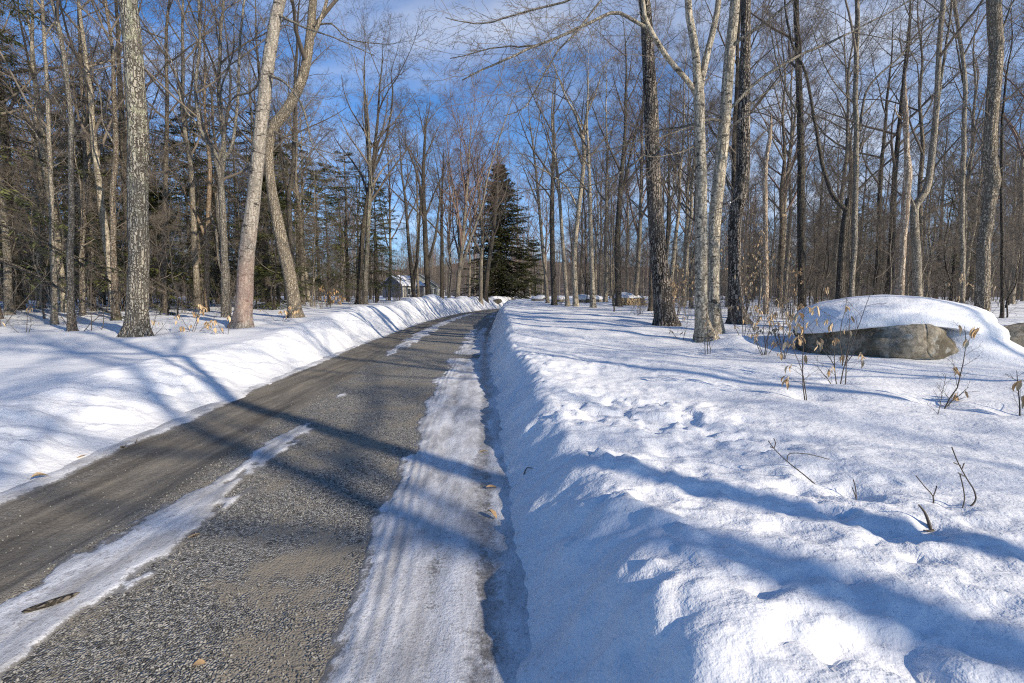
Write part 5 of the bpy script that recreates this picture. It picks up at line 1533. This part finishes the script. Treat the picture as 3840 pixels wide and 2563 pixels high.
# heights are above the snow at the foot
twig_object('bare_twig', 'long forked twig leaning left out of the rough snow', [[(2.04, 3.02, -0.04), (1.95, 3.10, 0.05), (1.86, 3.18, 0.13), (1.80, 3.24, 0.20), (1.775, 3.27, 0.245)],
            [(1.86, 3.18, 0.13), (1.90, 3.22, 0.17), (2.03, 3.22, 0.165), (2.17, 3.22, 0.13)], [(1.80, 3.24, 0.20), (1.81, 3.24, 0.235), (1.80, 3.25, 0.27)], [(1.80, 3.24, 0.2), (1.77, 3.23, 0.215)]], 0.0048)
twig_object('bare_twig', 'short curved twig beside the long forked one', [[(2.13, 2.87, -0.03), (2.12, 2.88, 0.05), (2.10, 2.89, 0.11)], [(2.125, 2.88, 0.04), (2.13, 2.9, 0.10), (2.12, 2.91, 0.15)]], 0.0042)
twig_object('bare_twig', 'tall paired twig with short side shoots, rightmost in the open snow', [[(2.53, 2.62, -0.03), (2.60, 2.62, 0.04), (2.60, 2.63, 0.10), (2.56, 2.64, 0.17), (2.52, 2.66, 0.26), (2.49, 2.67, 0.34)],
            [(2.53, 2.62, -0.02), (2.55, 2.63, 0.05), (2.545, 2.64, 0.12), (2.53, 2.65, 0.19)], [(2.55, 2.64, 0.18), (2.51, 2.64, 0.20)], [(2.54, 2.65, 0.22), (2.56, 2.66, 0.25)], [(2.53, 2.65, 0.24), (2.49, 2.65, 0.255)]], 0.0048)
twig_object('bare_twig', 'small forked twig between the tall paired one and the stub', [[(2.44, 2.70, -0.03), (2.435, 2.7, 0.04), (2.40, 2.72, 0.09), (2.36, 2.74, 0.15)], [(2.435, 2.7, 0.035), (2.455, 2.71, 0.07), (2.46, 2.71, 0.10)]], 0.0048)
twig_object('branch_stub', 'thick broken stub of branch in a hole in the snow', [[(2.20, 2.42, -0.05), (2.19, 2.44, 0.03), (2.18, 2.46, 0.08), (2.155, 2.47, 0.115)], [(2.20, 2.42, 0.0), (2.16, 2.41, 0.0), (2.13, 2.40, 0.01)]], 0.010)
twig_object('fallen_twig', 'little bent twig on the shaded face of the right snowbank', [[(0.10, 3.92, 0.0), (0.125, 3.94, 0.05), (0.19, 3.95, 0.035), (0.22, 3.93, 0.0)]], 0.006, mat='twigdark')
twig_object('fallen_twig', 'V shaped broken twig lying on the gravel', [[(-1.17, 2.24, 0.012), (-1.12, 2.19, 0.014), (-1.06, 2.15, 0.012)], [(-1.06, 2.15, 0.012), (-1.03, 2.19, 0.014), (-0.99, 2.23, 0.012)]], 0.0055)
twig_object('fallen_twig', 'straight tan twig on gravel at the edge of the ice', [[(-0.97, 2.20, 0.014), (-0.90, 2.24, 0.016), (-0.83, 2.29, 0.02)]], 0.005, mat='twig')
twig_object('fallen_twig', 'thin straw lying on gravel beside the left ice strip', [[(-2.05, 2.14, 0.012), (-2.0, 2.18, 0.014), (-1.95, 2.22, 0.012)]], 0.004, mat='twig')
twig_object('fallen_twig', 'dark twig sticking up from the left road edge', [[(-4.09, 5.12, -0.02), (-4.10, 5.12, 0.06), (-4.07, 5.12, 0.14), (-4.06, 5.12, 0.17)], [(-4.09, 5.12, 0.02), (-3.95, 5.05, 0.02), (-3.75, 5.1, 0.0)]], 0.006)
# slab of bark frozen in the left strip
bk = tag(link('bark_piece', rock_mesh('bark_piece', 0.105, 0.022, 0.014, 61, 0.25, M['dark'], 3), None, (-2.36, 2.34, 0.036)), 'dark slab of bark frozen into the left strip of ice', 'bark')
bk.rotation_euler = (0, 0, math.radians(46))
# leaves blown on to the drive
for j, (x, y, s, lb) in enumerate([(-0.11, 3.30, 1.25, 'pale crumpled leaf lying on ice beside the wet gutter'), (-0.24, 4.75, 1.2, 'small russet leaf on the ice by the gutter, beyond the pale one'), (-0.21, 3.85, 1.1, 'brown leaf frozen in dark wet ice'),
                                  (-2.08, 3.10, 0.9, 'tiny orange leaf on the gravel near the left strip'), (-4.13, 5.0, 1.9, 'rust coloured leaf at the foot of the left snowbank'), (-4.05, 4.1, 1.6, 'flat tan leaf on grimy snow at the left road edge'),
                                  (-1.32, 1.95, 0.8, 'small tan leaf on gravel beside the V shaped twig'), (-4.18, 4.62, 0.9, 'little orange leaf on the left snow edge')]):
    z = max(float(ice_h(np.array([x]), np.array([y]))[0]), float(road_h(np.array([x]), np.array([y]))[0]), float(snow_h(np.array([x]), np.array([y]))[0])) + 0.008
    o = tag(link('fallen_leaf', LEAF[j % 5], None, (x, y, z)), lb, 'leaf')
    o.scale = (s * 1.4, s, s); o.rotation_euler = (rg.uniform(-0.2, 0.2), rg.uniform(-0.3, 0.3), rg.uniform(0, 6.28))
